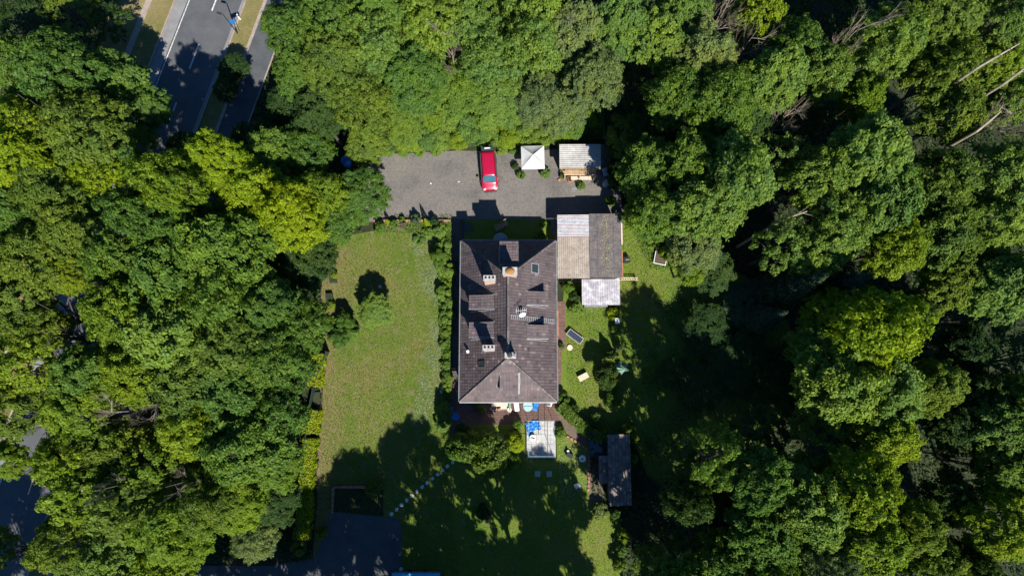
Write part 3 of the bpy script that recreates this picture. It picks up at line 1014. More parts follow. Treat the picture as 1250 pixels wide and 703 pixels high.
# ------------------------------------------------------------------ carport and workshop building
def corrugated(x0, x1, y0, y1, z_at, waves, amp, ox, mat, parent, name='roof_panel', along='y', th=.012):
    """one corrugated sheet; waves run across x (ridges along y)."""
    n = waves * 4
    mb = MB()
    ys_ = (y0, y1)
    for yv in ys_:
        for i in range(n + 1):
            x = x0 + (x1 - x0) * i / n
            mb.v.append((x, yv, z_at(x, yv) + amp * math.cos(2 * math.pi * i / 4)))
    for i in range(n):
        mb.f.append((i, i + 1, n + 1 + i + 1, n + 1 + i))
    return mb.build(name, mat, parent)
def corrugated_y(x0, x1, y0, y1, z_at, waves, amp, mat, parent, name='roof_panel'):
    n = waves * 4
    mb = MB()
    for xv in (x0, x1):
        for i in range(n + 1):
            y = y0 + (y1 - y0) * i / n
            mb.v.append((xv, y, z_at(xv, y) + amp * math.cos(2 * math.pi * i / 4)))
    for i in range(n):
        mb.f.append((i, n + 1 + i, n + 1 + i + 1, i + 1))
    return mb.build(name, mat, parent)
ZG = 2.9
g0, g1 = P(681, 339.5, ZG), P(718, 262.5, ZG)
gm1 = P(758.5, 261, ZG + .15)
GX0, GX1, GX2, GY0, GY1 = g0.x, g1.x, gm1.x - .05, g0.y, g1.y
garage = thing('garage', 'long flat roofed garage and carport with clear, beige and dark roof sheets', 'garage', (0, 0, 0))
zl = lambda x, y: ZG + (y - GY0) * .0 + (x - GX0) * .02
ysplit = P(681, 289, ZG).y
rp = random.Random(4)
ncol = 3
rows_top = 5
for i in range(ncol):
    xa, xb = GX0 + (GX1 - GX0) * i / ncol, GX0 + (GX1 - GX0) * (i + 1) / ncol + .05
    for j in range(rows_top):
        ya, yb = ysplit + (GY1 - ysplit) * j / rows_top, ysplit + (GY1 - ysplit) * (j + 1) / rows_top
        dz = .02 * i - .008 * j
        corrugated_y(xa, xb, ya - .03, yb, lambda x, y, dz=dz: zl(x, y) + dz, 3, .022, M['corr_a'] if (j + (i == 2) * 0) % 2 == (1 if rp.random() < .85 else 0) else M['corr_b'], garage)
    for j in range(5):
        ya, yb = GY0 + (ysplit - GY0) * j / 5, GY0 + (ysplit - GY0) * (j + 1) / 5
        dz = .02 * i - .008 * j - .03
        corrugated(xa, xb, ya - .03, yb, lambda x, y, dz=dz: zl(x, y) + dz, 5, .016, 0, M['corr_c'], garage)
# dark felt roof in strips
nx, ny = 4, 7
for i in range(nx):
    for j in range(ny):
        xa, xb = GX1 + .06 + (GX2 - GX1 - .06) * i / nx, GX1 + .06 + (GX2 - GX1 - .06) * (i + 1) / nx
        ya, yb = GY0 + (GY1 + .1 - GY0) * j / ny, GY0 + (GY1 + .1 - GY0) * (j + 1) / ny
        MB().box(((xa + xb) / 2, (ya + yb) / 2, ZG + .12 + .012 * (i % 2) + .004 * (j % 3)), (xb - xa - .02, yb - ya - .015, .05)).build('roof_panel', M['felt'], garage)
MB().box(((GX1 + GX2) / 2 + .05, (GY0 + GY1) / 2 + .05, ZG + .04), (GX2 - GX1 - .12, GY1 - GY0 - .0, .1)).build('roof_deck', M['darkwood'], garage)
for (cx, cy, lx, ly) in (((GX1 + GX2) / 2, GY0 + .2, GX2 - GX1 - .3, .2), ((GX1 + GX2) / 2, GY1 - .2, GX2 - GX1 - .3, .2), (GX2 - .2, (GY0 + GY1) / 2, .2, GY1 - GY0 - .6), (GX1 + .15, (GY0 + GY1) / 2, .2, GY1 - GY0 - .6)):
    MB().box((cx, cy, ZG / 2), (lx, ly, ZG)).build('wall', M['render'], garage)
MB().box(((GX1 + GX2) / 2, GY1 - .08, 1.15), (2.6, .06, 2.2)).build('garage_door', M['darkwood'], garage)
for px_ in (GX0 + .12, (GX0 + GX1) / 2):
    for py_ in (GY0 + .2, (GY0 + GY1) / 2, GY1 - .2):
        MB().box((px_, py_, ZG / 2 - .1), (.12, .12, ZG - .2)).build('post', M['darkwood'], garage)
for k in range(6):
    yv = GY0 + .2 + (GY1 - GY0 - .4) * k / 5
    MB().box(((GX0 + GX1) / 2, yv, ZG - .13), (GX1 - GX0 - .1, .07, .12), 0, (.02, 0)).build('rafter', M['darkwood'], garage)
MB().box((GX2 + .06, (GY0 + GY1) / 2 + 1.3, ZG + .05), (.12, 2.2, .1)).build('verge_board', M['palewood'], garage)
MB().tube([(GX2 + .05, GY0, ZG + .08), (GX2 + .05, GY0 + 2.8, ZG + .08)], .05, 6).build('gutter', M['orange'], garage)
# south lean-to
l0, l1 = P(710.5, 372, 2.5), P(756, 339.5, 2.65)
lean = thing('lean_to', 'low lean-to shed with whitish corrugated roof at south end of the garage', 'shed', (0, 0, 0))
LY1 = GY0 - .06
zl2 = lambda x, y: 2.62 - (LY1 - y) * .05
for i in range(4):
    for j in range(3):
        xa, xb = l0.x + (l1.x - l0.x) * i / 4, l0.x + (l1.x - l0.x) * (i + 1) / 4 + .04
        ya, yb = l0.y + (LY1 - l0.y) * j / 3, l0.y + (LY1 - l0.y) * (j + 1) / 3
        corrugated(xa, xb, ya - .02, yb, lambda x, y, dz=.014 * i - .008 * j: zl2(x, y) + dz, 4, .02, 0, M['corr_w'], lean)
for (cx, cy, lx, ly) in (((l0.x + l1.x) / 2, l0.y + .3, l1.x - l0.x - .4, .1), (l0.x + .25, (l0.y + LY1) / 2, .1, LY1 - l0.y - .75), (l1.x - .2, (l0.y + LY1) / 2, .1, LY1 - l0.y - .75)):
    MB().box((cx, cy, 1.15), (lx, ly, 2.3)).build('wall', M['darkwood'], lean)
MB().box(((l0.x + l1.x) / 2 - .3, l0.y + .13, .5), (2.4, .3, .9)).build('work_bench', M['gutter'], lean)

# ------------------------------------------------------------------ wooden shed with porch, top right of the courtyard
ZS = 2.5
s0, s1 = P(683, 205.5, ZS), P(732.5, 177, ZS)
shed = thing('wooden_shed', 'wooden shed with pale grey sheet roof and brown slatted porch by the white gazebo', 'shed', (0, 0, 0))
zs_ = lambda x, y: ZS + (y - s0.y) * .06
for i in range(5):
    for j in range(4):
        xa, xb = s0.x + (s1.x - s0.x) * i / 5, s0.x + (s1.x - s0.x) * (i + 1) / 5 + .04
        ya, yb = s0.y + (s1.y - s0.y) * j / 4, s0.y + (s1.y - s0.y) * (j + 1) / 4
        corrugated_y(xa, xb, ya - .02, yb, lambda x, y, dz=.012 * i - .006 * j: zs_(x, y) + dz, 3, .018, M['corr_g'], shed)
for (cx, cy, lx, ly) in (((s0.x + s1.x) / 2, s0.y + .25, s1.x - s0.x - .5, .1), ((s0.x + s1.x) / 2, s1.y - .25, s1.x - s0.x - .5, .1), (s0.x + .25, (s0.y + s1.y) / 2, .1, s1.y - s0.y - .6), (s1.x - .25, (s0.y + s1.y) / 2, .1, s1.y - s0.y - .6)):
    MB().box((cx, cy, ZS / 2 - .08), (lx, ly, ZS - .16)).build('wall', M['wood'], shed)
MB().box(((s0.x + s1.x) / 2, s0.y - .04, ZS - .06), (s1.x - s0.x, .04, .16)).build('fascia', M['wood'], shed)
pa, pb = P(690, 214, 2.0), P(727, 206, 2.2)
nsl = 17
for k in range(nsl):
    xk = pa.x + (pb.x - pa.x) * (k + .5) / nsl
    MB().box((xk, (pa.y + s0.y) / 2 + .0, 2.1), ((pb.x - pa.x) / nsl * (.9 if k < 7 else .6), s0.y - pa.y - .1, .035), 0, (0, .14)).build('slat', M['wood'], shed)
for k in range(3):
    xk = pa.x + (pb.x - pa.x) * k / 2
    MB().box((xk, pa.y + .1, .98), (.1, .1, 1.95)).build('post', M['wood'], shed)
MB().box(((pa.x + pb.x) / 2, pa.y + .06, 2.0), (pb.x - pa.x + .2, .07, .1)).build('beam', M['palewood'], shed)
q = P(709, 219, 0)
t = thing('wooden_bench', 'brown wooden bench in front of the slatted shed porch', 'bench', (q.x, q.y, 0))
for k in range(3): MB().box((0, -.14 + .14 * k, .45), (2.2, .11, .04)).build('seat_board', M['palewood'], t)
for s_ in (-.9, .9): MB().box((s_, 0, .22), (.08, .38, .42)).build('leg', M['wood'], t)
q = P(696, 220, 0)
t = thing('plant_box', 'small terracotta planter box at left end of the shed porch bench', 'planter', (q.x, q.y, 0), .2)
mb = MB().box((0, 0, .2), (.5, .5, .4), taper=1.15); mb.build('pot', M['orange'], t)
MB().box((0, 0, .405), (.48, .48, .02)).build('soil', M['soil'], t)
q = P(683, 221, 0)
t = thing('plant_pot', 'tiny terracotta pot at the bottom left corner of the shed', 'pot', (q.x, q.y, 0))
MB().lathe((0, 0, 0), [(.1, 0), (.15, .22), (.17, .24), (.14, .24), (.12, .18)], 12).build('pot', M['orange'], t)
q = P(739, 226, 0)
t = thing('rain_barrel', 'round pale blue lidded barrel standing in shade right of the shed', 'barrel', (q.x, q.y, 0))
MB().lathe((0, 0, 0), [(.3, 0), (.36, .3), (.36, .7), (.31, .9)], 18).build('barrel', M['teal'], t)
MB().lathe((0, 0, .9), [(.34, 0), (.34, .05), (.2, .11), (.03, .13)], 18).build('lid', M['ch_cap'], t)
q = P(738, 212, 0)
t = thing('garden_cart', 'grey handcart parked in shade beside the shed wall above the pale barrel', 'cart', (q.x, q.y, 0), .3)
MB().box((0, 0, .45), (.5, .7, .3), taper=1.25).build('tray', M['steel'], t)
for s_ in (-.32, .32):
    o = MB().lathe((0, 0, -.04), [(.08, 0), (.18, 0), (.18, .08), (.08, .08)], 14).build('wheel', M['rubber'], t)
    o.rotation_euler = (0, R_(90), 0); o.location = (s_, 0, .18)
MB().tube([(-.2, .35, .5), (-.22, .8, .75), (.22, .8, .75), (.2, .35, .5)], .02, 5).build('handle', M['darkmetal'], t)

# ------------------------------------------------------------------ gazebo
q0, q1 = P(636.5, 206, 2.2), P(664.5, 178.5, 2.2)
gz = thing('gazebo', 'small square gazebo with white pyramid cloth roof between car and shed', 'gazebo', ((q0.x + q1.x) / 2, (q0.y + q1.y) / 2, 0), R_(1.5))
hw, hd = (q1.x - q0.x) / 2, (q1.y - q0.y) / 2
cor = [(-hw, -hd), (hw, -hd), (hw, hd), (-hw, hd)]
for i in range(4):
    a, b = cor[i], cor[(i + 1) % 4]
    mb = MB()
    n_ = 6
    # each side sags a little between its two hips
    for r_ in range(n_ + 1):
        s_ = r_ / n_
        for c_ in range(n_ + 1):
            u_ = c_ / n_
            x = (a[0] + (b[0] - a[0]) * u_) * (1 - s_); y = (a[1] + (b[1] - a[1]) * u_) * (1 - s_)
            z = 2.2 + .85 * s_ - .10 * math.sin(math.pi * u_) * math.sin(math.pi * s_) - .03 * math.sin(math.pi * u_) * (1 - s_)
            mb.v.append((x, y, z))
    for r_ in range(n_):
        for c_ in range(n_):
            k = r_ * (n_ + 1) + c_
            mb.f.append((k, k + 1, k + n_ + 2, k + n_ + 1))
    mb.build('roof_panel', M['sheetwhite'], gz)
    MB().box(((a[0] + b[0]) / 2, (a[1] + b[1]) / 2, 2.1), (abs(b[0] - a[0]) + .01 if i % 2 == 0 else .012, abs(b[1] - a[1]) + .01 if i % 2 else .012, .2)).build('valance', M['sheetwhite'], gz)
    MB().tube([(a[0] * .96, a[1] * .96, 0), (a[0] * .96, a[1] * .96, 2.2)], .03, 6).build('leg', M['steel'], gz)

# ------------------------------------------------------------------ red minivan
def minivan():
    cpos = P(597.2, 212.5, 0)
    t = thing('parked_car', 'bright red minivan parked on the courtyard, nose towards the house', 'car', (cpos.x, cpos.y, 0), R_(4.0))
    # cross sections along the length: y front negative (towards the house)
    L = 4.15
    st = [  # y, half width, sill z, belt z, roof z, roof half width
        (-2.07, .60, .32, .62, .66, .55), (-2.0, .74, .26, .74, .80, .66), (-1.75, .82, .24, .86, .93, .72), (-1.4, .85, .24, .98, 1.08, .76),
        (-1.3, .85, .24, 1.0, 1.12, .74), (-.72, .86, .24, 1.02, 1.74, .66), (-.5, .86, .24, 1.02, 1.80, .67), (.6, .86, .24, 1.03, 1.84, .68),
        (1.5, .86, .24, 1.03, 1.83, .67), (1.92, .85, .26, 1.02, 1.80, .65), (2.03, .80, .32, 1.0, 1.30, .66)]
    mb = MB(); ring = 12
    for (y, hw_, zs, zb, zr, rw) in st:
        prof = [(-hw_ * .9, zs), (hw_ * .9, zs), (hw_, zs + .12), (hw_, zb - .05), (hw_ * .97, zb), (rw, zr - .09), (rw * .86, zr - .02), (rw * .35, zr), (-rw * .35, zr), (-rw * .86, zr - .02), (-rw, zr - .09), (-hw_ * .97, zb)]
        prof += [(-hw_, zb - .05), (-hw_, zs + .12)]
        ring = len(prof)
        mb.v += [(x, y, z) for x, z in prof]
    for i in range(len(st) - 1):
        for k in range(ring):
            k2 = (k + 1) % ring
            mb.f.append((i * ring + k, (i + 1) * ring + k, (i + 1) * ring + k2, i * ring + k2))
    mb.f.append(tuple(range(ring))); mb.f.append(tuple((len(st) - 1) * ring + k for k in reversed(range(ring))))
    body = mb.build('body', M['red'], t, True)
    md = body.modifiers.new('s', 'SUBSURF'); md.levels = 1; md.render_levels = 2
    # windscreen follows the raked face
    MB().poly([(-.66, -1.27, 1.18), (.66, -1.27, 1.18), (.60, -.77, 1.735), (-.60, -.77, 1.735)]).build('windscreen', M['carglass'], t)
    for s_ in (-1, 1):
        MB().poly([(s_ * .868, -.85, 1.09), (s_ * .868, .35, 1.09), (s_ * .72, .35, 1.66), (s_ * .73, -.62, 1.62)][::s_]).build('side_window', M['glass'], t)
        MB().poly([(s_ * .868, .45, 1.09), (s_ * .86, 1.8, 1.09), (s_ * .72, 1.75, 1.66), (s_ * .72, .45, 1.66)][::s_]).build('side_window', M['glass'], t)
        MB().box((s_ * 1.0, -1.05, 1.08), (.22, .14, .18)).build('mirror', M['red'] if s_ > 0 else M['black'], t)
        MB().lathe((s_ * .56, -1.90, .80), [(.14, -.06), (.14, .05), (.11, .08), (.03, .09)], 12, 1.15, .7, -s_ * .35).build('headlight', M['lamp_glass'], t)
        MB().box((s_ * .80, 2.03, 1.1), (.1, .06, .4)).build('tail_light', M['red'], t)
        MB().tube([(s_ * .60, -.1, 1.83), (s_ * .60, 1.7, 1.84)], .018, 5).build('roof_rail', M['red'], t)
        for y in (-1.3, 1.32):
            wh = empty('wheel', (s_ * .80, y, .31)); wh.parent = t
            o = MB().lathe((0, 0, -.1), [(.2, 0), (.29, .0), (.31, .05), (.31, .15), (.29, .2), (.2, .2)], 20).build('tyre', M['rubber'], wh)
            o.rotation_euler = (0, R_(90), 0)
            o = MB().lathe((0, 0, -.07), [(.03, 0), (.2, 0), (.2, .14), (.03, .14)], 14).build('rim', M['steel'], wh)
            o.rotation_euler = (0, R_(90), 0)
    MB().box((0, -2.05, .62), (.8, .06, .12)).build('grille', M['black'], t)
    MB().box((0, -2.09, .42), (1.4, .06, .14)).build('bumper', M['darkmetal'], t)
    # the tailgate stands open behind the roof: dark glass and a pale strip
    tg = empty('tailgate', (0, 1.92, 1.82)); tg.parent = t
    tg.rotation_euler = (R_(10), 0, 0)
    MB().box((0, .24, 0), (1.34, .46, .06), taper=.96).build('tailgate_panel', M['black'], tg)
    MB().box((0, .26, .04), (1.1, .3, .02)).build('rear_window', M['glass'], tg)
    MB().box((0, .30, .062), (.6, .10, .015)).build('number_plate', M['white'], tg)
    MB().tube([(-.3, -1.27, 1.20), (.25, -1.2, 1.26)], .014, 4).build('wiper', M['black'], t)
    MB().tube([(.15, -1.28, 1.20), (.62, -1.22, 1.25)], .014, 4).build('wiper', M['black'], t)
M['carglass'] = flat('windscreen_glass', (.04, .12, .17), .08, 0, .8)
M['lamp_glass'] = flat('headlight_glass', (.65, .66, .66), .15, 0, .8)
minivan()
# ------------------------------------------------------------------ garden things
def at(px, py, z=0.0): return P(px, py, z)
# stepping stones from the driveway to the shrub by the terrace
import itertools
n_st = 14
for i in range(n_st):
    s_ = i / (n_st - 1)
    q = at(478 + (559 - 478) * s_ + rnd.uniform(-.4, .4), 627 + (559 - 627) * s_ + math.sin(s_ * 3.1) * -1.5)
    k = rnd.randint(6, 8)
    pts = []
    for j in range(k):
        a = 2 * math.pi * j / k + rnd.uniform(-.2, .2); r_ = .20 * rnd.uniform(.85, 1.15)
        pts.append((r_ * math.cos(a), r_ * math.sin(a)))
    o = MB().prism(pts, 0, .06).build('stepping_stone', M['stone'])
    o.location = (q.x, q.y, .01)
    tag(o, 'pale flat stepping stone of the diagonal row, ' + ('first beside the driveway corner', 'second up from the driveway corner', 'third up from the driveway corner', 'fourth up from the driveway corner', 'fifth up from the driveway corner', 'sixth up from the driveway', 'seventh up from the driveway', 'seventh down from the terrace shrub', 'sixth down from the terrace shrub', 'fifth down from the terrace shrub', 'fourth down from the terrace shrub', 'third down from the terrace shrub', 'second down from the terrace shrub', 'last one touching the wide terrace shrub')[i], 'stepping stone', 'stepping stones across the south lawn')
# pale slab patio with its frame
pp0, pp1 = at(643, 559), at(678, 514)
patio = sheet('patio', [(642, 560), (680, 560), (679, 530), (676, 513), (640, 513)], .026, M['soil'])
nx, ny = 6, 8
for i in range(nx):
    for j in range(ny):
        xa, xb = pp0.x + (pp1.x - pp0.x) * i / nx, pp0.x + (pp1.x - pp0.x) * (i + 1) / nx
        ya, yb = pp0.y + (pp1.y - pp0.y) * j / ny, pp0.y + (pp1.y - pp0.y) * (j + 1) / ny
        o = MB().box(((xa + xb) / 2, (ya + yb) / 2, .045 + rnd.uniform(-.008, .008)), (xb - xa - .014, yb - ya - .014, .05)).build('slab', M['slab'], patio)
fz = 2.3
f0, f1 = at(645.5, 557, fz), at(676, 513.5, fz)
fr = thing('pergola_frame', 'thin white metal frame standing over the pale slab patio', 'pergola')
cs = [(f0.x, f0.y), (f1.x, f0.y), (f1.x, f1.y), (f0.x, f1.y)]
for i in range(4):
    a, b = cs[i], cs[(i + 1) % 4]
    MB().tube([(*a, fz), (*b, fz)], .022, 5).build('beam', M['teal'], fr)
    MB().tube([(*a, 0), (*a, fz)], .022, 5).build('post', M['teal'], fr)
MB().tube([((f0.x + f1.x) / 2 + .6, f0.y, fz), ((f0.x + f1.x) / 2 + .6, f1.y, fz)], .03, 5).build('beam', M['darkmetal'], fr)

def garden_chair(px, py, rz, mat, label, h=.42):
    q = at(px, py)
    t = thing('garden_chair', label, 'chair', (q.x, q.y, .03), rz)
    MB().box((0, 0, h), (.46, .46, .04)).build('seat', mat, t)
    MB().box((0, .23, h + .26), (.46, .04, .48), tilt=None).build('backrest', mat, t)
    for sx in (-1, 1):
        for sy in (-1, 1): MB().tube([(sx * .2, sy * .2, 0), (sx * .19, sy * .19, h)], .02, 5).build('leg', mat, t)
        MB().box((sx * .24, 0, h + .2), (.05, .42, .03)).build('armrest', mat, t)
    return t
# terrace
q = at(644, 495.5)
t = thing('garden_table', 'round pale teal garden table on the terrace beside the blue lounger', 'table', (q.x, q.y, .03))
MB().lathe((0, 0, .70), [(.50, 0), (.52, .02), (.50, .04), (.03, .045)], 26).build('tabletop', M['teal'], t)
MB().tube([(0, 0, 0), (0, 0, .7)], .04, 8).build('leg', M['steel'], t)
MB().lathe((0, 0, 0), [(.24, 0), (.2, .05), (.04, .08)], 14).build('base', M['steel'], t)
def lounger(px, py, rz, mat, label, L=1.15, W=.55):
    q = at(px, py)
    t = thing('sun_lounger', label, 'sun lounger', (q.x, q.y, .03), rz)
    mb = MB()
    prof = [(-L / 2, .34), (-L / 2 + .15, .38), (0, .32), (.12, .34), (L / 2, .62)]
    for y, z in prof:
        w_ = W * (1 - .25 * abs(y / L) ** 2 * 4 * .5)
        mb.v += [(-w_ / 2, y, z), (w_ / 2, y, z), (w_ / 2, y, z - .05), (-w_ / 2, y, z - .05)]
    for i in range(len(prof) - 1):
        for k in range(4): mb.f.append((i * 4 + k, i * 4 + (k + 1) % 4, i * 4 + 4 + (k + 1) % 4, i * 4 + 4 + k))
    e = (len(prof) - 1) * 4
    mb.f += [(3, 2, 1, 0), (e, e + 1, e + 2, e + 3)]
    mb.build('cushion', mat, t)
    for s_ in (-1, 1):
        MB().tube([(s_ * W * .42, -L / 2 + .1, 0), (s_ * W * .42, -L / 2 + .1, .3)], .02, 5).build('leg', M['steel'], t)
        MB().tube([(s_ * W * .42, L / 2 - .3, 0), (s_ * W * .42, L / 2 - .3, .4)], .02, 5).build('leg', M['steel'], t)
    return t
lounger(630.5, 495.5, R_(8), M['white'], 'short white lounger on the terrace left of the round table', 1.0, .5)
lounger(654, 495, R_(-18), M['blue'], 'bright blue lounger on the terrace right of the round table', 1.0, .5)
garden_chair(670, 492.5, R_(170), M['white'], 'white chair with dark seat at right end of the terrace under the eave')
q = at(610, 493)
t = thing('wooden_bench', 'long pale wooden bench on the terrace close under the house eave', 'bench', (q.x, q.y, .03))
for k in range(4): MB().box((0, -.18 + .12 * k, .44), (1.65, .1, .035)).build('seat_board', M['palewood'], t)
for s_ in (-.72, .72): MB().box((s_, 0, .21), (.07, .42, .42)).build('leg', M['wood'], t)
MB().box((0, .24, .68), (1.65, .035, .1)).build('back_board', M['palewood'], t)
q = at(622, 491.5)
t = thing('folded_parasol', 'folded pale green parasol lying on the terrace beside the wooden bench', 'parasol', (q.x, q.y, .05), R_(4))
MB().tube([(0, -.7, .5), (0, -.3, .52), (.02, .5, .56), (.02, .8, .58)], [.03, .14, .11, .03], 8).build('canopy', M['green_plastic'], t)
MB().tube([(0, -1.0, .45), (0, -.6, .5)], .02, 5).build('pole', M['white'], t)
for s_ in (-.4, .4): MB().tube([(-.15, s_, 0), (0, s_, .44), (.15, s_, 0)], .015, 4).build('rest', M['steel'], t)
for (px, py, lab) in ((603, 498.5, 'small white tray on terrace below left end of the wooden bench'), (615, 498, 'small cream tray on terrace in front of the wooden bench')):
    q = at(px, py)
    t = thing('tray', lab, 'tray', (q.x, q.y, .04), rnd.uniform(-.1, .1))
    MB().box((0, 0, .2), (.56, .26, .03)).build('tray_bottom', M['palewood'] if px > 610 else M['darkmetal'], t)
    for c, d in (((0, .13, .24), (.6, .03, .08)), ((0, -.13, .24), (.6, .03, .08)), ((.3, 0, .24), (.03, .23, .08)), ((-.3, 0, .24), (.03, .23, .08))):
        MB().box(c, d).build('rim', M['white'], t)
    MB().box((0, 0, .09), (.4, .2, .18)).build('foot', M['darkwood'], t)
def pot(px, py, r_, h, mat, label, plant=None, cat='pot', name='flower_pot', z=.03):
    q = at(px, py)
    t = thing(name, label, cat, (q.x, q.y, z), rnd.uniform(0, 6))
    MB().lathe((0, 0, 0), [(r_ * .7, 0), (r_, h * .9), (r_ * 1.08, h), (r_ * .9, h), (r_ * .85, h * .85), (.02, h * .84)], 14).build('pot', mat, t)
    if plant:
        o = use_mesh('plant', rnd.choice(SHRUBS), t, TONES[plant], (0, 0, h * .8), None, (r_ * 1.6, r_ * 1.6, r_ * 1.8))
    return t
pot(622, 500, .22, .3, M['palewood'], 'cream rimmed pot with dark soil in front of the wooden bench')
pot(609.5, 500, .14, .25, M['orange'], 'small ochre pot between the two trays on the terrace')
pot(597, 491, .1, .2, M['white'], 'tiny white pot left of the bench, the left one of two')
pot(599.5, 492, .1, .2, M['ch_cap'], 'tiny pale grey pot touching left end of the bench')
pot(586, 494, .3, .3, M['orange'], 'pot of reddish plants under the eave in terrace shade', 'olive')
pot(589, 501, .25, .3, M['darkmetal'], 'dark pot with a small green plant on the shaded terrace', 'mid')
pot(626, 490.5, .1, .2, M['white'], 'small white pot right beside the folded green parasol')
pot(673.5, 491, .16, .3, M['palewood'], 'cream pot at the terrace corner beside the white chair')
q = at(551, 498.5)
t = thing('toy_ball', 'small blue ball lying at the left end of the shaded terrace', 'ball', (q.x, q.y, .04))
MB().lathe((0, 0, 0), [(.22 * math.sin(math.pi * (k + .5) / 9), .22 - .22 * math.cos(math.pi * (k + .5) / 9)) for k in range(9)], 16).build('ball', M['blue'], t, True)
q = at(554.5, 507.5)
t = thing('paddling_pool', 'oval blue plastic tub in shade at the terrace lower left corner', 'tub', (q.x, q.y, .04), R_(-20))
MB().lathe((0, 0, 0), [(.42, 0), (.5, .22), (.55, .24), (.5, .25), (.44, .1), (.03, .09)], 22, 1.15, .75).build('basin', M['blue'], t)
# blue tarpaulin, crumpled, on the patio
q = at(650.5, 520)
t = thing('blue_tarpaulin', 'crumpled bright blue tarpaulin lying at the top left of the pale patio', 'tarpaulin', (q.x, q.y, .08), R_(14))
mb = MB(); n1, n2 = 11, 8
for j in range(n2 + 1):
    for i in range(n1 + 1):
        x = -.68 + 1.4 * i / n1 + .05 * math.sin(j * 1.3); y = -.45 + .9 * j / n2 + .06 * math.sin(i * 1.1)
        mb.v.append((x, y, .12 + .03 * math.sin(i * 1.7 + j) + .02 * math.cos(j * 2.1 - i * .6)))
for j in range(n2):
    for i in range(n1): mb.f.append((j * (n1 + 1) + i, j * (n1 + 1) + i + 1, (j + 1) * (n1 + 1) + i + 1, (j + 1) * (n1 + 1) + i))
o = mb.build('sheet', M['blue'], t)
md = o.modifiers.new('t', 'SOLIDIFY'); md.thickness = .02
q = at(647, 530)
t = thing('blue_tarpaulin', 'dark blue fold of cloth trailing below the crumpled tarpaulin', 'cloth', (q.x, q.y, .07), R_(100))
MB().box((0, 0, .05), (.8, .35, .06), tilt=(.04, .08)).box((.1, .05, .11), (.5, .22, .05), .3).build('sheet', M['blue'], t)
def round_seat(px, py, r_, label, name='white_table', cat='table'):
    q = at(px, py)
    t = thing(name, label, cat, (q.x, q.y, .03), rnd.uniform(0, 6))
    MB().lathe((0, 0, .42), [(r_ * .96, 0), (r_, .015), (r_ * .96, .03), (.03, .035)], 22).build('tabletop', M['white'], t)
    for k in range(3):
        a = k * 2.09
        MB().tube([(math.cos(a) * r_ * .8, math.sin(a) * r_ * .8, 0), (math.cos(a) * r_ * .4, math.sin(a) * r_ * .4, .43)], .02, 5).build('leg', M['steel'], t)
    return t
t = round_seat(650, 534, .32, 'small round white table on the patio below the blue tarpaulin')
MB().box((.02, .02, .475), (.34, .1, .03), .6).build('vase_tray', M['darkmetal'], t)
t = round_seat(710.5, 559, .34, 'round white table on grass by the brick edging with dark vase')
MB().lathe((0, .05, .455), [(.06, 0), (.09, .08), (.04, .16), (.05, .2)], 10).build('vase', M['black'], t)
t = round_seat(693, 550, .12, 'tiny round white bird bath on the grass left of the white table', 'bird_bath', 'bird bath')
garden_chair(704, 592, R_(30), M['white'], 'single white garden chair standing on the lower lawn beside the brick edging', .4)
garden_chair(656, 577, R_(175), M['teal'], 'pale blue chair in the dark lawn below the patio, left of a pair')
garden_chair(670, 577, R_(185), M['teal'], 'pale blue chair in the dark lawn below the patio, right of a pair')
# dark fire pit / cover on the grass
q = at(695, 555)
t = thing('grill', 'low black covered grill standing on grass below the tiny bird bath', 'grill', (q.x, q.y, .02), R_(-35))
MB().box((0, 0, .35), (.75, .45, .35), taper=.85).build('hood', M['black'], t)
for sx in (-.3, .3):
    for sy in (-.16, .16): MB().tube([(sx, sy, 0), (sx, sy, .2)], .02, 4).build('leg', M['darkmetal'], t)
# loungers and benches on the east lawn
q = at(701.5, 411)
t = thing('sun_lounger', 'dark cushioned lounger with pale frame standing askew on the east lawn', 'sun lounger', (q.x, q.y, .02), R_(-37))
MB().box((0, 0, .36), (1.62, .62, .07)).build('cushion', M['solar'], t)
for c, d in (((0, .34, .37), (1.78, .06, .06)), ((0, -.34, .37), (1.78, .06, .06)), ((.86, 0, .37), (.06, .62, .06)), ((-.86, 0, .37), (.06, .62, .06))):
    MB().box(c, d).build('frame_rail', M['ch_cap'], t)
for sx in (-.75, .75):
    for sy in (-.3, .3): MB().tube([(sx, sy, 0), (sx, sy, .34)], .025, 5).build('leg', M['ch_cap'], t)
q = at(711.5, 460)
t = thing('garden_table', 'small oblong pale wooden table alone on the bright east lawn', 'table', (q.x, q.y, .02), R_(27))
for k in range(4): MB().box((0, -.22 + .147 * k, .48), (1.05, .13, .04)).build('board', M['palewood'], t)
for sx in (-.42, .42):
    for sy in (-.2, .2): MB().box((sx, sy, .23), (.06, .06, .45)).build('leg', M['wood'], t)
q = at(695.5, 424)
o = MB().lathe((0, 0, 0), [(.32, 0), (.29, .12), (.27, .15), (.05, .155)], 13).build('tree_stump', M['palewood']); o.location = (q.x, q.y, .01)
tag(o, 'flat pinkish tree stump on grass below the dark lounger', 'stump')
q = at(751.5, 393)
t = thing('bird_house', 'small white and grey box on a post between yellow shrub and flower bed', 'bird house', (q.x, q.y, 0))
MB().box((0, 0, .95), (.36, .5, .5)).build('box', M['ch_cap'], t)
MB().box((0, 0, 1.22), (.46, .6, .05)).build('lid', M['white'], t)
MB().tube([(0, 0, 0), (0, 0, .72)], .04, 6).build('post', M['darkwood'], t)
q = at(759, 451)
t = thing('garden_parasol', 'half folded pale green parasol on a pole beside the dark bush', 'parasol', (q.x, q.y, 0), R_(5))
mb = MB()
n_ = 12
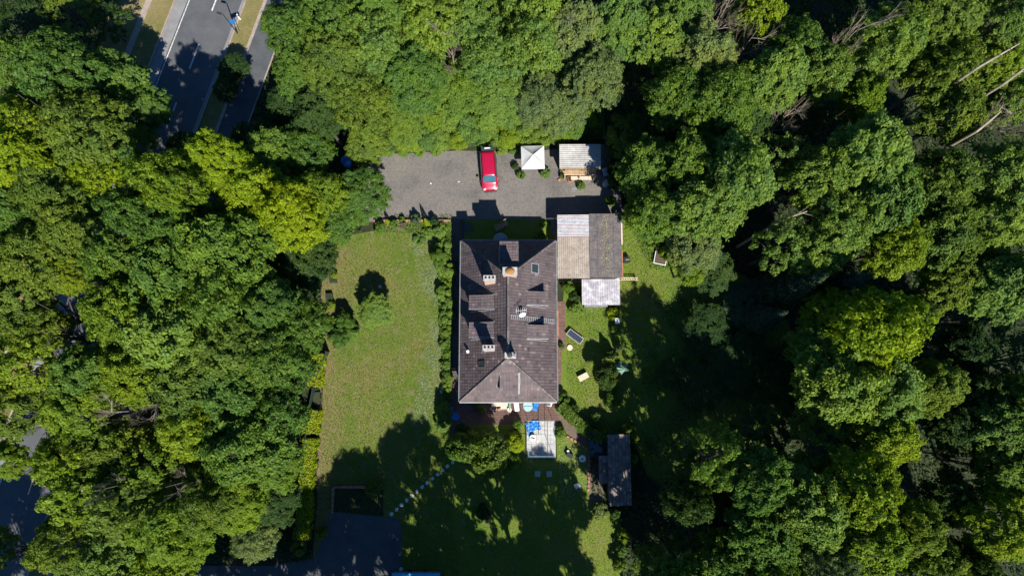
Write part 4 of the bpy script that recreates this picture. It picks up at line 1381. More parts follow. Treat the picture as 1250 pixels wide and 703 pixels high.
for r_, z in ((.12, 2.35), (.45, 2.05), (.7, 1.75)):
    for k in range(n_):
        a = 2 * math.pi * k / n_
        rr = r_ * (1 + (.35 if k % 2 else -.25) * (r_ > .2))
        mb.v.append((rr * math.cos(a) - (.35 if r_ > .4 else 0), rr * math.sin(a) * .75 + (.15 if r_ > .6 else 0), z))
for i in range(2):
    for k in range(n_): mb.f.append((i * n_ + k, i * n_ + (k + 1) % n_, (i + 1) * n_ + (k + 1) % n_, (i + 1) * n_ + k))
mb.f.append(tuple(range(n_)))
mb.build('canopy', M['green_plastic'], t)
MB().tube([(0, 0, 0), (0, 0, 2.4)], .025, 6).build('pole', M['green_plastic'], t)
MB().lathe((0, 0, 0), [(.3, 0), (.28, .08), (.05, .1)], 12).build('base', M['darkmetal'], t)
q = at(754, 460)
pot(754, 460, .3, .35, M['rust'], 'dark reddish pot in shade beneath the half folded parasol')
q = at(764, 318)
t = thing('compost_bin', 'black box with a silver hatch on grass right of the garage', 'bin', (q.x, q.y, 0), R_(8))
MB().box((0, 0, .35), (.75, .55, .7), taper=.9).build('bin_body', M['black'], t)
MB().box((.05, -.05, .72), (.4, .12, .04)).build('hatch', M['steel'], t)
q0, q1 = at(757, 341, .6), at(779, 340, .6)
t = thing('ladder', 'pale pole rack lying on trestles from the garage corner onto grass', 'ladder', ((q0.x + q1.x) / 2, (q0.y + q1.y) / 2, 0))
hl = (q1.x - q0.x) / 2
for s_ in (-.1, .1): MB().box((0, s_, .6), (hl * 2, .05, .06)).build('rail', M['palewood'], t)
for k in range(7): MB().box((-hl + .2 + k * (hl * 2 - .4) / 6, 0, .6), (.04, .16, .04)).build('rung', M['palewood'], t)
for s_ in (-hl * .8, hl * .8): MB().box((s_, 0, .28), (.06, .3, .56)).build('trestle', M['wood'], t)
q = at(805, 316)
t = thing('water_trough', 'brown basin with thin white rim half under foliage on the east lawn', 'trough', (q.x, q.y, 0), R_(-12))
MB().box((0, 0, .3), (1.15, 1.3, .6)).build('basin', M['darkwood'], t)
for c, d in (((0, .68, .6), (1.3, .06, .08)), ((0, -.68, .6), (1.3, .06, .08)), ((.62, 0, .6), (.06, 1.3, .08)), ((-.62, 0, .6), (.06, 1.3, .08))):
    MB().box(c, d).build('rim', M['white'], t)
# red awning rail by the east path
q0, q1 = at(681.2, 410, 2.2), at(680.2, 379, 2.2)
t = thing('rolled_awning', 'narrow orange red rolled awning along the east side of the house', 'awning', ((q0.x + q1.x) / 2, (q0.y + q1.y) / 2, 0))
MB().box((0, 0, 2.2), (.14, q1.y - q0.y, .12)).build('roller', M['orange'], t)
for s_ in (-1.2, 0, 1.2): MB().box((-.2, s_, 2.15), (.4, .05, .05)).build('bracket', M['white'], t)
# north yard
q = at(612, 277)
t = thing('wooden_bench', 'slatted bench standing askew in house shade on the courtyard edge', 'bench', (q.x, q.y, .02), R_(30))
for k in range(4): MB().box((0, -.2 + .14 * k, .44), (1.5, .11, .035)).build('seat_board', M['wood'], t)
for k in range(2): MB().box((0, .34, .62 + .16 * k), (1.5, .03, .11)).build('back_board', M['wood'], t)
for s_ in (-.65, .65): MB().box((s_, 0, .21), (.07, .42, .42)).build('leg', M['darkmetal'], t)
q = at(572, 279)
t = thing('garden_table', 'dark square table in the shaded corner north west of the house', 'table', (q.x, q.y, .02))
for k in range(5): MB().box((-.32 + .16 * k, 0, .7), (.14, .95, .03)).build('board', M['darkmetal'], t)
for sx in (-.36, .36):
    for sy in (-.42, .42): MB().box((sx, sy, .34), (.05, .05, .68)).build('leg', M['steel'], t)
# blue tub in the clearing west of the courtyard
q = at(422, 197, 1)
t = thing('water_tank', 'small bright blue lidded tank among bushes left of the courtyard', 'tank', (q.x, q.y, 0))
MB().lathe((0, 0, 0), [(.3, 0), (.5, .2), (.5, 1.2), (.42, 1.5), (.05, 1.6)], 14).build('tank', M['blue'], t)
# low brick wall along the courtyard edge
w0, w1 = at(458, 271), at(549, 270)
wall = thing('low_wall', 'low brick garden wall between the courtyard and the west lawn bed', 'wall', ((w0.x + w1.x) / 2, (w0.y + w1.y) / 2, 0))
Lw = w1.x - w0.x
nb = int(Lw / .5)
bme = MB().box((0, 0, 0), (.48, .24, .12)).mesh('brick', M['brick'])
for lay in range(3):
    for i in range(nb):
        use_mesh('brick', bme, wall, None, (-Lw / 2 + (i + .5 + (.5 if lay % 2 else 0)) * Lw / nb - .12, rnd.uniform(-.01, .01), .07 + lay * .13), (0, 0, rnd.uniform(-.02, .02)))
# brick edging beside the huts
ed = thing('brick_edging', 'row of dark red bricks edging the lawn beside the tiled huts', 'edging', (0, 0, 0))
bm2 = MB().box((0, 0, 0), (.22, .32, .16)).mesh('brick', M['brick'])
pts = [(691, 532), (700, 537), (709, 543), (718, 549), (718.5, 560), (718.5, 570), (718.5, 580), (718.5, 590), (718, 600)]
for a, b in zip(pts[:-1], pts[1:]):
    A_, B_ = at(*a), at(*b)
    n_ = max(1, int((B_ - A_).length / .37)); ang = math.atan2(B_.y - A_.y, B_.x - A_.x) + math.pi / 2
    for k in range(n_):
        q = A_.lerp(B_, (k + .5) / n_)
        use_mesh('brick', bm2, ed, None, (q.x, q.y, .1), (rnd.uniform(-.1, .1), 0, ang + rnd.uniform(-.15, .15)))
# raised bed, low left
q0, q1 = at(406, 626), at(462, 594)
rb_ = thing('raised_bed', 'sunken brick edged planting bed above the dark driveway', 'garden bed', ((q0.x + q1.x) / 2, (q0.y + q1.y) / 2, 0))
hx, hy = (q1.x - q0.x) / 2, (q1.y - q0.y) / 2
for (x0, y0, x1, y1) in ((-hx, hy, hx, hy), (-hx, -hy, -hx, hy)):
    n_ = int(math.hypot(x1 - x0, y1 - y0) / .5); ang = math.atan2(y1 - y0, x1 - x0)
    for k in range(n_):
        u_ = (k + .5) / n_
        use_mesh('brick', bme, rb_, None, (x0 + (x1 - x0) * u_, y0 + (y1 - y0) * u_, .12), (0, 0, ang + rnd.uniform(-.05, .05)), (1, 1, 2))
# tiled huts lower right
def hut(px0, px1, py0, py1, zt, label, drop=.5):
    a, b = at(px0, py1, zt), at(px1, py0, zt)
    t = thing('garden_hut', label, 'hut', ((a.x + b.x) / 2, (a.y + b.y) / 2, 0))
    W_, D_ = b.x - a.x, b.y - a.y
    zf = lambda x, y: zt + .0 - (x + W_ / 2) / W_ * drop + drop / 2
    mb = MB()
    tiles_on(mb, lambda x, y: (x, y), zf, [(-W_ / 2, -D_ / 2), (W_ / 2, -D_ / 2), (W_ / 2, D_ / 2), (-W_ / 2, D_ / 2)], .36, .34, rt)
    tag(mb.build('roof_tiles', M['hut_tile'], t), kind='stuff')
    k = MB()
    for dz in (-.1, -.002):
        for (x, y) in ((-W_ / 2, -D_ / 2), (W_ / 2, -D_ / 2), (W_ / 2, D_ / 2), (-W_ / 2, D_ / 2)): k.v.append((x, y, zf(x, y) + dz))
    k.f += [(3, 2, 1, 0), (4, 5, 6, 7)] + [(i, (i + 1) % 4, 4 + (i + 1) % 4, 4 + i) for i in range(4)]
    k.build('roof_deck', M['darkwood'], t)
    zz = zt - drop / 2 - .12
    for (cx, cy, lx, ly) in ((0, -D_ / 2 + .2, W_ - .5, .1), (0, D_ / 2 - .2, W_ - .5, .1), (-W_ / 2 + .2, 0, .1, D_ - .55), (W_ / 2 - .2, 0, .1, D_ - .55)):
        MB().box((cx, cy, zz / 2), (lx, ly, zz)).build('wall', M['darkwood'], t)
    MB().box((0, -D_ / 2 + .13, .95), (.8, .05, 1.8)).build('door', M['darkwood'], t)
    return t
hut(743, 769.5, 530, 617, 2.3, 'long garden hut with brown tiled roof half in tree shade')
hut(731.5, 743, 556, 590, 2.15, 'small tiled hut annex joined at the left side of the long hut', .25)
q0, q1 = at(719, 557, 1.0), at(742, 532, 1.0)
t = thing('dark_pond_basin', 'deep dark water basin between the curved hedge and tiled hut', 'basin', ((q0.x + q1.x) / 2, (q0.y + q1.y) / 2, 0))
hx, hy = (q1.x - q0.x) / 2, (q1.y - q0.y) / 2
for (cx, cy, lx, ly) in ((0, hy, 2 * hx, .12), (0, -hy, 2 * hx, .12), (-hx + .06, 0, .12, 2 * hy - .14), (hx - .06, 0, .12, 2 * hy - .14)):
    MB().box((cx, cy, .3), (lx, ly, .6)).build('rim', M['darkwood'], t)
MB().box((0, 0, .16), (2 * hx - .26, 2 * hy - .14, .3)).build('water', M['glass'], t)
for (px, py, lab) in ((728.5, 536, 'blue watering can at the left in the dark gap below the curved hedge'), (734, 537, 'pale blue bucket at the right in the dark gap below the curved hedge')):
    q = at(px, py, .8)
    t = thing('bucket', lab, 'bucket', (q.x, q.y, .6), rnd.uniform(0, 3))
    MB().lathe((0, 0, 0), [(.12, 0), (.17, .3), (.15, .3), (.11, .05), (.02, .04)], 12).build('bucket_body', M['sky_blue'], t)
    MB().tube([(-.16, 0, .3), (0, .05, .42), (.16, 0, .3)], .012, 4).build('handle', M['steel'], t)
q = at(731, 507)
t = thing('hose_reel', 'pale green coiled hose lying in the shade above the curved hedge', 'hose', (q.x, q.y, .05))
for k in range(3):
    MB().tube([((.32 - .04 * k) * math.cos(a * .5), (.32 - .04 * k) * math.sin(a * .5), .05 + .05 * k) for a in range(13)], .03, 5).build('coil', M['green_plastic'], t)
# shade sail / light blue pool edge at the bottom, with lamp
q0, q1 = at(478, 712, 1.4), at(537, 699, 1.4)
t = thing('parked_trailer', 'flat bright blue covered trailer cut off by the bottom edge beside driveway', 'trailer', ((q0.x + q1.x) / 2, (q0.y + q1.y) / 2 - .6, 0))
W_ = q1.x - q0.x
mb = MB().box((0, 0, 1.3), (W_, 2.2, .16)); mb.box((0, 0, 1.41), (W_ - .1, 2.1, .06)); mb.build('cover', M['sky_blue'], t)
MB().box((0, 0, .85), (W_ - .1, 2.1, .72)).build('trailer_body', M['steel'], t)
for sx in (-.8, .8):
    for sy in (-1, 1):
        o = MB().lathe((0, 0, -.1), [(.15, 0), (.32, 0), (.32, .2), (.15, .2)], 14).build('wheel', M['rubber'], t)
        o.rotation_euler = (R_(90), 0, 0); o.location = (sx, sy * .95, .32)
MB().tube([(-W_ / 2, 0, .6), (-W_ / 2 - 1.1, 0, .55)], .04, 5).build('drawbar', M['darkmetal'], t)
q = at(491, 692)
t = thing('garden_lamp', 'low round pale lamp beside the bottom end of the driveway', 'lamp', (q.x, q.y, 0))
MB().tube([(0, 0, 0), (0, 0, .6)], .03, 6).build('post', M['darkmetal'], t)
MB().lathe((0, 0, .6), [(.1, 0), (.2, .1), (.2, .22), (.1, .32), (.02, .34)], 14).build('lamp_head', M['teal'], t)
# street furniture
q = at(290, 41)
t = thing('street_lamp', 'tall thin grey street lamp between the main road and the cycle path', 'street lamp', (q.x, q.y, 0), math.atan2(-rperp.y, -rperp.x))
MB().tube([(0, 0, 0), (0, 0, 2), (0, 0, 3.9)], [.07, .06, .05], 8).build('pole', M['darkmetal'], t)
MB().tube([(0, 0, 3.85), (.1, 0, 4.0), (.25, 0, 4.0)], .035, 6).build('arm', M['darkmetal'], t)
MB().box((.4, 0, 4.0), (.55, .24, .1), taper=.8).build('lamp_head', M['darkmetal'], t)
q = at(283, 27, 2.2)
t = thing('road_sign', 'small blue rectangular road sign beside the main road', 'road sign', (q.x, q.y, 0), R_(25))
MB().box((0, 0, 2.2), (.75, .05, .5)).build('sign_plate', M['blue'], t)
MB().tube([(0, .05, 0), (0, .05, 2.4)], .03, 6).build('pole', M['steel'], t)
t.children[0].rotation_euler = (R_(0), 0, 0)
q = at(293.5, 24)
t = thing('marker_post', 'white roadside marker post on the verge right of the blue sign', 'marker post', (q.x, q.y, 0))
MB().box((0, 0, .5), (.16, .12, 1.0), taper=.8).build('post', M['white'], t)
MB().box((0, -.001, .8), (.17, .13, .12)).build('band', M['black'], t)
q = at(60.5, 553, 1.2)
t = thing('road_sign', 'white sign board on the lower left road beneath the trees', 'road sign', (q.x, q.y, 0))
MB().box((0, 0, 1.2), (.75, .35, .05), tilt=(0, .3)).build('sign_plate', M['white'], t)
MB().tube([(0, 0, 0), (0, 0, 1.2)], .03, 6).build('pole', M['steel'], t)
a, b = at(45, 574, .5), at(35, 603, .5)
t = thing('barrier_rail', 'thin orange and cream barrier rail beside the lower left road', 'barrier', (a.x, a.y, 0))
d = b - a
MB().tube([(0, 0, .6), (d.x, d.y, .6)], .05, 6).build('rail', M['palewood'], t)
for s_ in (.1, .5, .9): MB().tube([(d.x * s_, d.y * s_, 0), (d.x * s_, d.y * s_, .58)], .04, 6).build('post', M['orange'], t)

# fence left of the hedge
fpts = [(402, 430), (386, 474), (379, 510), (375, 560), (371, 610), (364, 655)]
fence = thing('metal_fence', 'dark green panel fence running along the left side of yellow hedge', 'fence')
for a, b in zip(fpts[:-1], fpts[1:]):
    A_, B_ = at(*a), at(*b)
    L = (B_ - A_).length; n_ = max(1, round(L / 2.2)); ang = math.atan2(B_.y - A_.y, B_.x - A_.x)
    for k in range(n_):
        q = A_.lerp(B_, (k + .5) / n_); e = A_.lerp(B_, k / n_)
        MB().box((q.x, q.y, .75), (L / n_ - .1, .05, 1.3), ang).build('panel', M['fence'], fence)
        MB().box((e.x, e.y, .8), (.09, .09, 1.6), ang).build('post', M['darkmetal'], fence)
fn = thing('wire_fence', 'low dark fence along the top edge of the courtyard under shrubs', 'fence')
A_, B_ = at(462, 187), at(744, 172)
for k in range(14):
    q = A_.lerp(B_, (k + .5) / 14); e = A_.lerp(B_, k / 14)
    if 584 < 462 + 282 * (k + .5) / 14 < 606: pass
    MB().box((q.x, q.y + .3, .55), ((B_ - A_).length / 14 - .1, .04, .8)).build('panel', M['fence'], fn)
    MB().box((e.x, e.y + .3, .55), (.08, .08, 1.1)).build('post', M['darkmetal'], fn)
# ------------------------------------------------------------------ trees: x, y, radius (picture), height m, shape, tone, label
WEST = 'trees west of the main road'
MIDW = 'trees between the main road and the lawn'
TOP = 'trees north of the courtyard'
EAST = 'trees east of the garden'
T = [
 # west of the main road
 (12, 88, 46, 15, 'fine', 'mid', 'mid green broadleaf tree cut by the left edge, topmost of the lit ones', WEST),
 (70, 88, 48, 17, 'clump', 'mid', 'round mid green tree with scalloped edge above the yellow trees at far left', WEST),
 (130, 100, 44, 12, 'clump', 'mid', 'mid green tree whose top edge borders the dark clearing, upper left', WEST),
 (168, 130, 34, 9, 'clump', 'mid', 'small green tree reaching furthest right towards the shaded main road', WEST),
 (100, 158, 46, 17, 'clump', 'olive', 'olive green tree in the middle of the upper left crowns', WEST),
 (155, 178, 34, 10, 'fine', 'mid', 'green tree beside the road above the brightest yellow crown edge', WEST),
 (30, 160, 44, 17, 'fine', 'lime', 'lime green tree at the left edge just above the yellow one', WEST),
 (32, 198, 42, 18, 'fine', 'yellow', 'bright yellow green tree at the far left edge', WEST),
 (108, 222, 40, 13, 'fine', 'yellow', 'bright yellow green tree pointing at the narrow dark road gap, left', WEST),
 (60, 240, 42, 16, 'fine', 'olive', 'olive tree just below the two yellow trees at far left', WEST),
 (15, 262, 42, 16, 'clump', 'mid', 'green tree cut by the left edge below the yellow crowns', WEST),
 (85, 285, 44, 15, 'fine', 'olive', 'olive tree left of the dark gap ending the visible road', WEST),
 (40, 315, 46, 16, 'fine', 'olive', 'fine leaved olive tree at left edge, middle height', WEST),
 (88, 336, 26, 13, 'fine', 'lime', 'small lime tree just above the grey road gap at left', WEST),
 (14, 372, 42, 15, 'clump', 'olive', 'olive tree cut by left edge level with the grey road gap', WEST),
 (42, 402, 33, 14, 'clump', 'olive', 'olive tree touching the left side of the grey road gap', WEST),
 (20, 440, 44, 15, 'clump', 'lime', 'lime olive tree at left edge above the lower road', WEST),
 (10, 500, 36, 14, 'clump', 'olive', 'olive tree at left edge beside the start of the lower road', WEST),
 (6, 562, 22, 8, 'clump', 'lime', 'small lime tree at left edge beside the lower road sign', WEST),
 (-2, 668, 20, 6, 'fine', 'mid', 'small green tree at left edge near the bottom corner', WEST),
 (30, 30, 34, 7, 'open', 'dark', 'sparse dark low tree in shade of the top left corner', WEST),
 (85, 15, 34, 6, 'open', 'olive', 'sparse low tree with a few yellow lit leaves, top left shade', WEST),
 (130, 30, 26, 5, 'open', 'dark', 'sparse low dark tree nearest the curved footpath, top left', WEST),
 # between road and lawn
 (212, 224, 34, 24, 'clump', 'lime', 'lime green tree just below the dark lower end of the visible road', MIDW),
 (172, 262, 34, 22, 'clump', 'mid', 'mid green tree right of the dark gap where the road disappears', MIDW),
 (225, 285, 44, 17, 'clump', 'mid', 'large green tree with big leaf clusters left of the bright yellow tree', MIDW),
 (275, 312, 46, 19, 'big', 'mid', 'tall broad green tree with round clustered edge against the dark gap', MIDW),
 (150, 318, 42, 17, 'clump', 'mid', 'green tree upper left of the lime tree by the grey road gap', MIDW),
 (205, 345, 44, 18, 'big', 'mid', 'broad green tree in the middle of the left wood', MIDW),
 (150, 380, 40, 18, 'clump', 'lime', 'lime yellow tree with large clusters right of the grey road gap', MIDW),
 (210, 405, 46, 18, 'big', 'light', 'pale green tree in the centre of the left wood', MIDW),
 (275, 370, 44, 18, 'big', 'mid', 'green tree between the pale crown and the dark gap by the lawn', MIDW),
 (330, 378, 40, 15, 'fine', 'mid', 'green tree left of the two planters at the lawn edge', MIDW),
 (368, 398, 34, 13, 'clump', 'mid', 'green tree reaching the lawn edge left of the lone dark bush', MIDW),
 (285, 425, 44, 17, 'clump', 'olive', 'olive green tree beside the small dark opening in the left wood', MIDW),
 (336, 440, 42, 15, 'fine', 'mid', 'fine leaved green tree left of the bare strip of lawn', MIDW),
 (110, 456, 38, 15, 'clump', 'mid', 'green tree below the grey road gap on the left', MIDW),
 (170, 455, 40, 16, 'fine', 'lime', 'lime tree above the bare grey branches on the left', MIDW),
 (230, 470, 42, 16, 'clump', 'olive', 'olive tree right above the dark hollow with grey branches', MIDW),
 (290, 480, 44, 16, 'clump', 'mid', 'green tree right of centre in the left wood, level with hedge top', MIDW),
 (330, 500, 40, 14, 'clump', 'mid', 'green tree left of the dark fence beside the yellow hedge', MIDW),
 (100, 498, 40, 15, 'clump', 'lime', 'lime tree at the upper right of the lower left road patch', MIDW),
 (235, 520, 38, 15, 'clump', 'lime', 'lime tree just right of the bare grey branches', MIDW),
 (300, 540, 44, 16, 'big', 'mid', 'broad green tree with deep green shading left of the hedge', MIDW),
 (336, 565, 30, 12, 'clump', 'mid', 'green tree beside the middle of the dark fence', MIDW),
 (85, 560, 38, 15, 'clump', 'lime', 'lime tree immediately right of the lower left white sign', MIDW),
 (140, 545, 36, 14, 'clump', 'olive', 'olive tree left of the dark hollow in the lower left wood', MIDW),
 (185, 575, 36, 14, 'open', 'lime', 'loose lime tree with brown twigs showing, lower left wood', MIDW),
 (108, 610, 42, 15, 'clump', 'lime', 'lime tree edging the shaded lower left road', MIDW),
 (165, 620, 44, 16, 'clump', 'olive', 'olive tree with twiggy gaps, lower left', MIDW),
 (88, 660, 38, 16, 'fine', 'olive', 'olive tree pointing left over the bottom left shaded road', MIDW),
 (140, 680, 44, 15, 'fine', 'light', 'pale green fine tree at the bottom, left part', MIDW),
 (215, 640, 44, 15, 'fine', 'lime', 'fine leaved yellowish tree at the bottom left of the pale leaved shrub', MIDW),
 (255, 610, 38, 14, 'fine', 'olive', 'fine olive tree around the grey bare twigs, lower left', MIDW),
 (290, 610, 34, 12, 'fine', 'lime', 'fine yellowish tree above the pale broad leaved shrub', MIDW),
 (195, 690, 40, 13, 'fine', 'lime', 'yellowish tree cut by the bottom edge left of the dark lane', MIDW),
 (335, 610, 26, 9, 'clump', 'dark', 'small dark tree left of the lower fence end', MIDW),
 (310, 655, 28, 8, 'fine', 'grey', 'pale broad leaved small tree above the dark bottom lane', MIDW),
 (152, 502, 26, 16, 'bare', '', 'leafless grey branched tree in the dark hollow, lower left wood', MIDW),
 (208, 493, 26, 17, 'bare', '', 'leafless pale branched tree right above the dark hollow, lower left wood', MIDW),
 (228, 588, 22, 16, 'bare', '', 'grey bare twigged tree top among olive crowns, lower left', MIDW),
 (150, 592, 20, 18, 'bare', '', 'brown bare twigs poking from lime crowns, lower left', MIDW),
 # bright tree and its neighbours
 (268, 198, 34, 19, 'fine', 'yellow', 'yellow green tree reaching up left over the shaded road', MIDW),
 (305, 235, 42, 16, 'fine', 'yellow', 'brilliant yellow tree left part, above the big green crown', MIDW),
 (348, 262, 42, 16, 'fine', 'gold', 'most brilliant yellow tree in the photo, between wood and lawn', MIDW),
 (386, 238, 34, 12, 'fine', 'lime', 'lime tree between the yellow tree and the blue tank', MIDW),
 (440, 236, 32, 9, 'fine', 'mid', 'green tree overlapping the left end of the courtyard', MIDW),
 (330, 195, 36, 12, 'clump', 'mid', 'green tree directly above the brilliant yellow tree', MIDW),
 (374, 186, 33, 11, 'clump', 'mid', 'green tree up left of the blue tank', MIDW),
 (448, 176, 25, 8, 'clump', 'olive', 'olive tree at the upper left corner of the courtyard', MIDW),
 (410, 268, 30, 9, 'clump', 'mid', 'green tree over the upper left corner of the west lawn', MIDW),
 (372, 315, 38, 9, 'clump', 'dark', 'dark green tree left of the west lawn planters', MIDW),
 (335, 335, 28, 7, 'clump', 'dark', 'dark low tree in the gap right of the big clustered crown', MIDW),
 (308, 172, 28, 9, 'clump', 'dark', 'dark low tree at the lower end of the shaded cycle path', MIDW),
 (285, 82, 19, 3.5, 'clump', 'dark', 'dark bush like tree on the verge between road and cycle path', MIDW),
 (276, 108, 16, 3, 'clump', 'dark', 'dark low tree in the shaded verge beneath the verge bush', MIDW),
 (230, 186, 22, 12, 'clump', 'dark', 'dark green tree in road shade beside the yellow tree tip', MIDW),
 # north
 (457, 379, 19, 3.9, 'clump', 'light', 'small round lone tree with dark shadow on the west lawn', MIDW),
 (362, 38, 42, 15, 'fine', 'mid', 'green tree top centre left, leaning over the cycle path kerb', TOP),
 (362, 92, 26, 12, 'clump', 'mid', 'small green crown right of the shaded cycle path', TOP),
 (405, 25, 44, 17, 'fine', 'mid', 'fine green tree at the top edge right of the cycle path', TOP),
 (410, 80, 44, 16, 'fine', 'olive', 'olive green feathery tree right of the shaded cycle path', TOP),
 (455, 55, 42, 16, 'clump', 'light', 'light green tree at the top, left of the twiggy gap', TOP),
 (470, 10, 40, 16, 'clump', 'mid', 'green tree cut by top edge left of the twiggy gap', TOP),
 (440, 118, 44, 14, 'fine', 'olive', 'olive feathery tree above the courtyard top left corner', TOP),
 (505, 95, 42, 14, 'fine', 'mid', 'green tree below left of the twiggy gap at top centre', TOP),
 (520, 28, 40, 16, 'clump', 'light', 'light green tree touching the left side of the twiggy gap', TOP),
 (390, 140, 36, 12, 'clump', 'dark', 'dark green tree above the blue tank clearing', TOP),
 (350, 130, 26, 8, 'fine', 'dark', 'dark low tree at the right of the shaded cycle path', TOP),
 (490, 140, 34, 5, 'fine', 'light', 'low green tree above the left part of the courtyard', TOP),
 (575, 22, 34, 15, 'clump', 'light', 'light green tree at the top edge above the small dark hollow', TOP),
 (600, 62, 38, 13, 'big', 'light', 'smooth bright green tree left of the brown patch, top centre', TOP),
 (650, 55, 36, 15, 'big', 'light', 'smooth bright green dome tree near the top centre', TOP),
 (655, 8, 40, 16, 'big', 'light', 'bright green tree cut by the top edge above the dome tree', TOP),
 (560, 105, 38, 8, 'clump', 'mid', 'green tree below the small dark hollow, top centre', TOP),
 (615, 115, 44, 7, 'fine', 'light', 'light fine leaved tree above the gazebo and car', TOP),
 (675, 120, 42, 9, 'fine', 'grey', 'greyish green tree straight above the white gazebo', TOP),
 (725, 95, 38, 15, 'fine', 'grey', 'grey green willow like tree bordering the dark wood', TOP),
 (705, 40, 38, 15, 'clump', 'grey', 'pale green tree between dome tree and dark slot, top', TOP),
 (760, 30, 40, 16, 'clump', 'light', 'light tree around the dark slot at the top', TOP),
 (800, 50, 38, 16, 'clump', 'light', 'light green tree right of the dark slot at the top', TOP),
 (835, 15, 38, 16, 'fine', 'light', 'light tree at top edge left of the bare branches', TOP),
 (550, 58, 24, 14, 'bare', '', 'bare brown twigs in the small gap at top centre', TOP),
 (694, 44, 22, 15, 'bare', '', 'brown bare twigs beside the smooth dome tree', TOP),
 # east wood, upper
 (855, 75, 42, 16, 'fine', 'grey', 'greyish green tree below the bare branches, upper right', EAST),
 (830, 115, 40, 15, 'fine', 'mid', 'green tree right of the dark area above the wooden shed', EAST),
 (880, 125, 44, 17, 'fine', 'mid', 'fine green tree in the middle of the upper right wood', EAST),
 (940, 100, 40, 17, 'clump', 'light', 'light green clustered tree right of the fine one, upper right', EAST),
 (965, 60, 36, 15, 'clump', 'mid', 'mid tree under the top edge, right of the bare branches', EAST),
 (960, 140, 26, 16, 'bare', '', 'brown leafless branches in the dark gap of the upper right wood', EAST),
 (1215, 150, 30, 17, 'bare', '', 'tangle of pale bare branches at the right edge', EAST),
 (925, 22, 34, 14, 'clump', 'lime', 'lime tree at the top edge right of bare branches', EAST),
 (880, 18, 34, 18, 'bare', '', 'leafless pale branched tree at the top edge, right of centre', EAST),
 (908, 60, 26, 17, 'bare', '', 'brown twiggy tree below the leafless one at top right', EAST),
 (1000, 90, 36, 16, 'clump', 'light', 'light green tree left of the pale leafless branches, top right', EAST),
 (1030, 55, 28, 18, 'bare', '', 'pale leafless tree top in the dark upper right', EAST),
 (1080, 50, 40, 17, 'clump', 'light', 'bright green tree top right, below the dark corner area', EAST),
 (1050, 118, 26, 14, 'clump', 'lime', 'small round lime tree alone in a dark gap, upper right', EAST),
 (1140, 30, 44, 17, 'clump', 'olive', 'olive tree at the top edge, third from the right corner', EAST),
 (1150, 85, 42, 16, 'clump', 'olive', 'olive tree below the top edge olive one, far right', EAST),
 (1225, 25, 40, 16, 'fine', 'light', 'light green tree in the top right corner', EAST),
 (1215, 80, 36, 14, 'clump', 'lime', 'lime tree at right edge behind the long leaning trunks', EAST),
 (1235, 125, 30, 13, 'clump', 'light', 'light tree at right edge below the leaning trunks', EAST),
 (1160, 140, 36, 15, 'clump', 'olive', 'olive tree left of the leaning trunks, far right', EAST),
 (980, 140, 30, 7, 'open', 'dark', 'sparse shaded tree in the dark gap of the upper right wood', EAST),
 (1010, 20, 40, 8, 'open', 'dark', 'sparse shaded tree at the top edge, dark right area', EAST),
 (775, 105, 30, 7, 'open', 'dark', 'sparse dark tree in deep shade above the wooden shed', EAST),
 (765, 165, 26, 6, 'open', 'olive', 'sparse tree with brownish leaves right of the wooden shed', EAST),
 (800, 160, 30, 8, 'clump', 'dark', 'shaded dark tree up right of the wooden shed', EAST),
 # east wood, middle
 (790, 205, 36, 13, 'clump', 'mid', 'green tree right of the pale blue barrel', EAST),
 (838, 198, 38, 16, 'clump', 'mid', 'green tree left of the rounded bright crown, middle right', EAST),
 (900, 215, 44, 19, 'big', 'light', 'tall rounded bright tree overhanging the black gap, middle right', EAST),
 (862, 255, 42, 17, 'clump', 'light', 'light green tree below left of the tall rounded crown', EAST),
 (810, 255, 40, 14, 'clump', 'mid', 'green tree right of the garage', EAST),
 (790, 262, 26, 7, 'clump', 'lime', 'small lime tree at the lawn edge right of garage roof', EAST),
 (848, 300, 31, 12, 'clump', 'grey', 'greyish green tree above the white rimmed trough', EAST),
 (842, 326, 20, 9, 'clump', 'lime', 'small lime tree hanging over the white rimmed trough', EAST),
 (870, 330, 28, 7, 'clump', 'dark', 'dark low tree below the tall rounded crown', EAST),
 (905, 150, 36, 13, 'clump', 'dark', 'dark tree above the tall rounded bright crown', EAST),
 (955, 195, 32, 14, 'open', 'light', 'open light tree right of the black gap, middle right', EAST),
 (1000, 215, 38, 17, 'clump', 'light', 'light green tree left of the big crown in the right wood', EAST),
 (1060, 190, 46, 19, 'big', 'light', 'big bright green crown in the right wood, upper half', EAST),
 (1075, 245, 46, 18, 'clump', 'light', 'bright green tree just below the big right wood crown', EAST),
 (1020, 270, 42, 16, 'clump', 'light', 'light tree beside the orange branch stubs, right wood', EAST),
 (960, 300, 34, 14, 'open', 'light', 'loose light tree above the blue grey conifer', EAST),
 (1000, 305, 34, 15, 'clump', 'light', 'light tree just above right of the blue grey conifer', EAST),
 (1140, 225, 44, 17, 'clump', 'olive', 'olive tree right of the big crown, right wood', EAST),
 (1150, 285, 44, 16, 'clump', 'olive', 'olive tree one crown below, right wood near the edge', EAST),
 (1225, 215, 44, 17, 'clump', 'light', 'bright green tree at right edge, upper middle', EAST),
 (1215, 275, 38, 16, 'clump', 'light', 'light tree at right edge above the dark notch', EAST),
 (1090, 300, 36, 16, 'clump', 'lime', 'lime tree above the black gap left of the olive ones', EAST),
 (1225, 345, 42, 16, 'big', 'light', 'bright clustered tree at right edge, middle', EAST),
 (1160, 345, 34, 14, 'clump', 'olive', 'olive tree between two dark gaps, right wood', EAST),
 (1035, 345, 30, 16, 'conifer', 'blue', 'blue grey conifer beside the bright yellow crown', EAST),
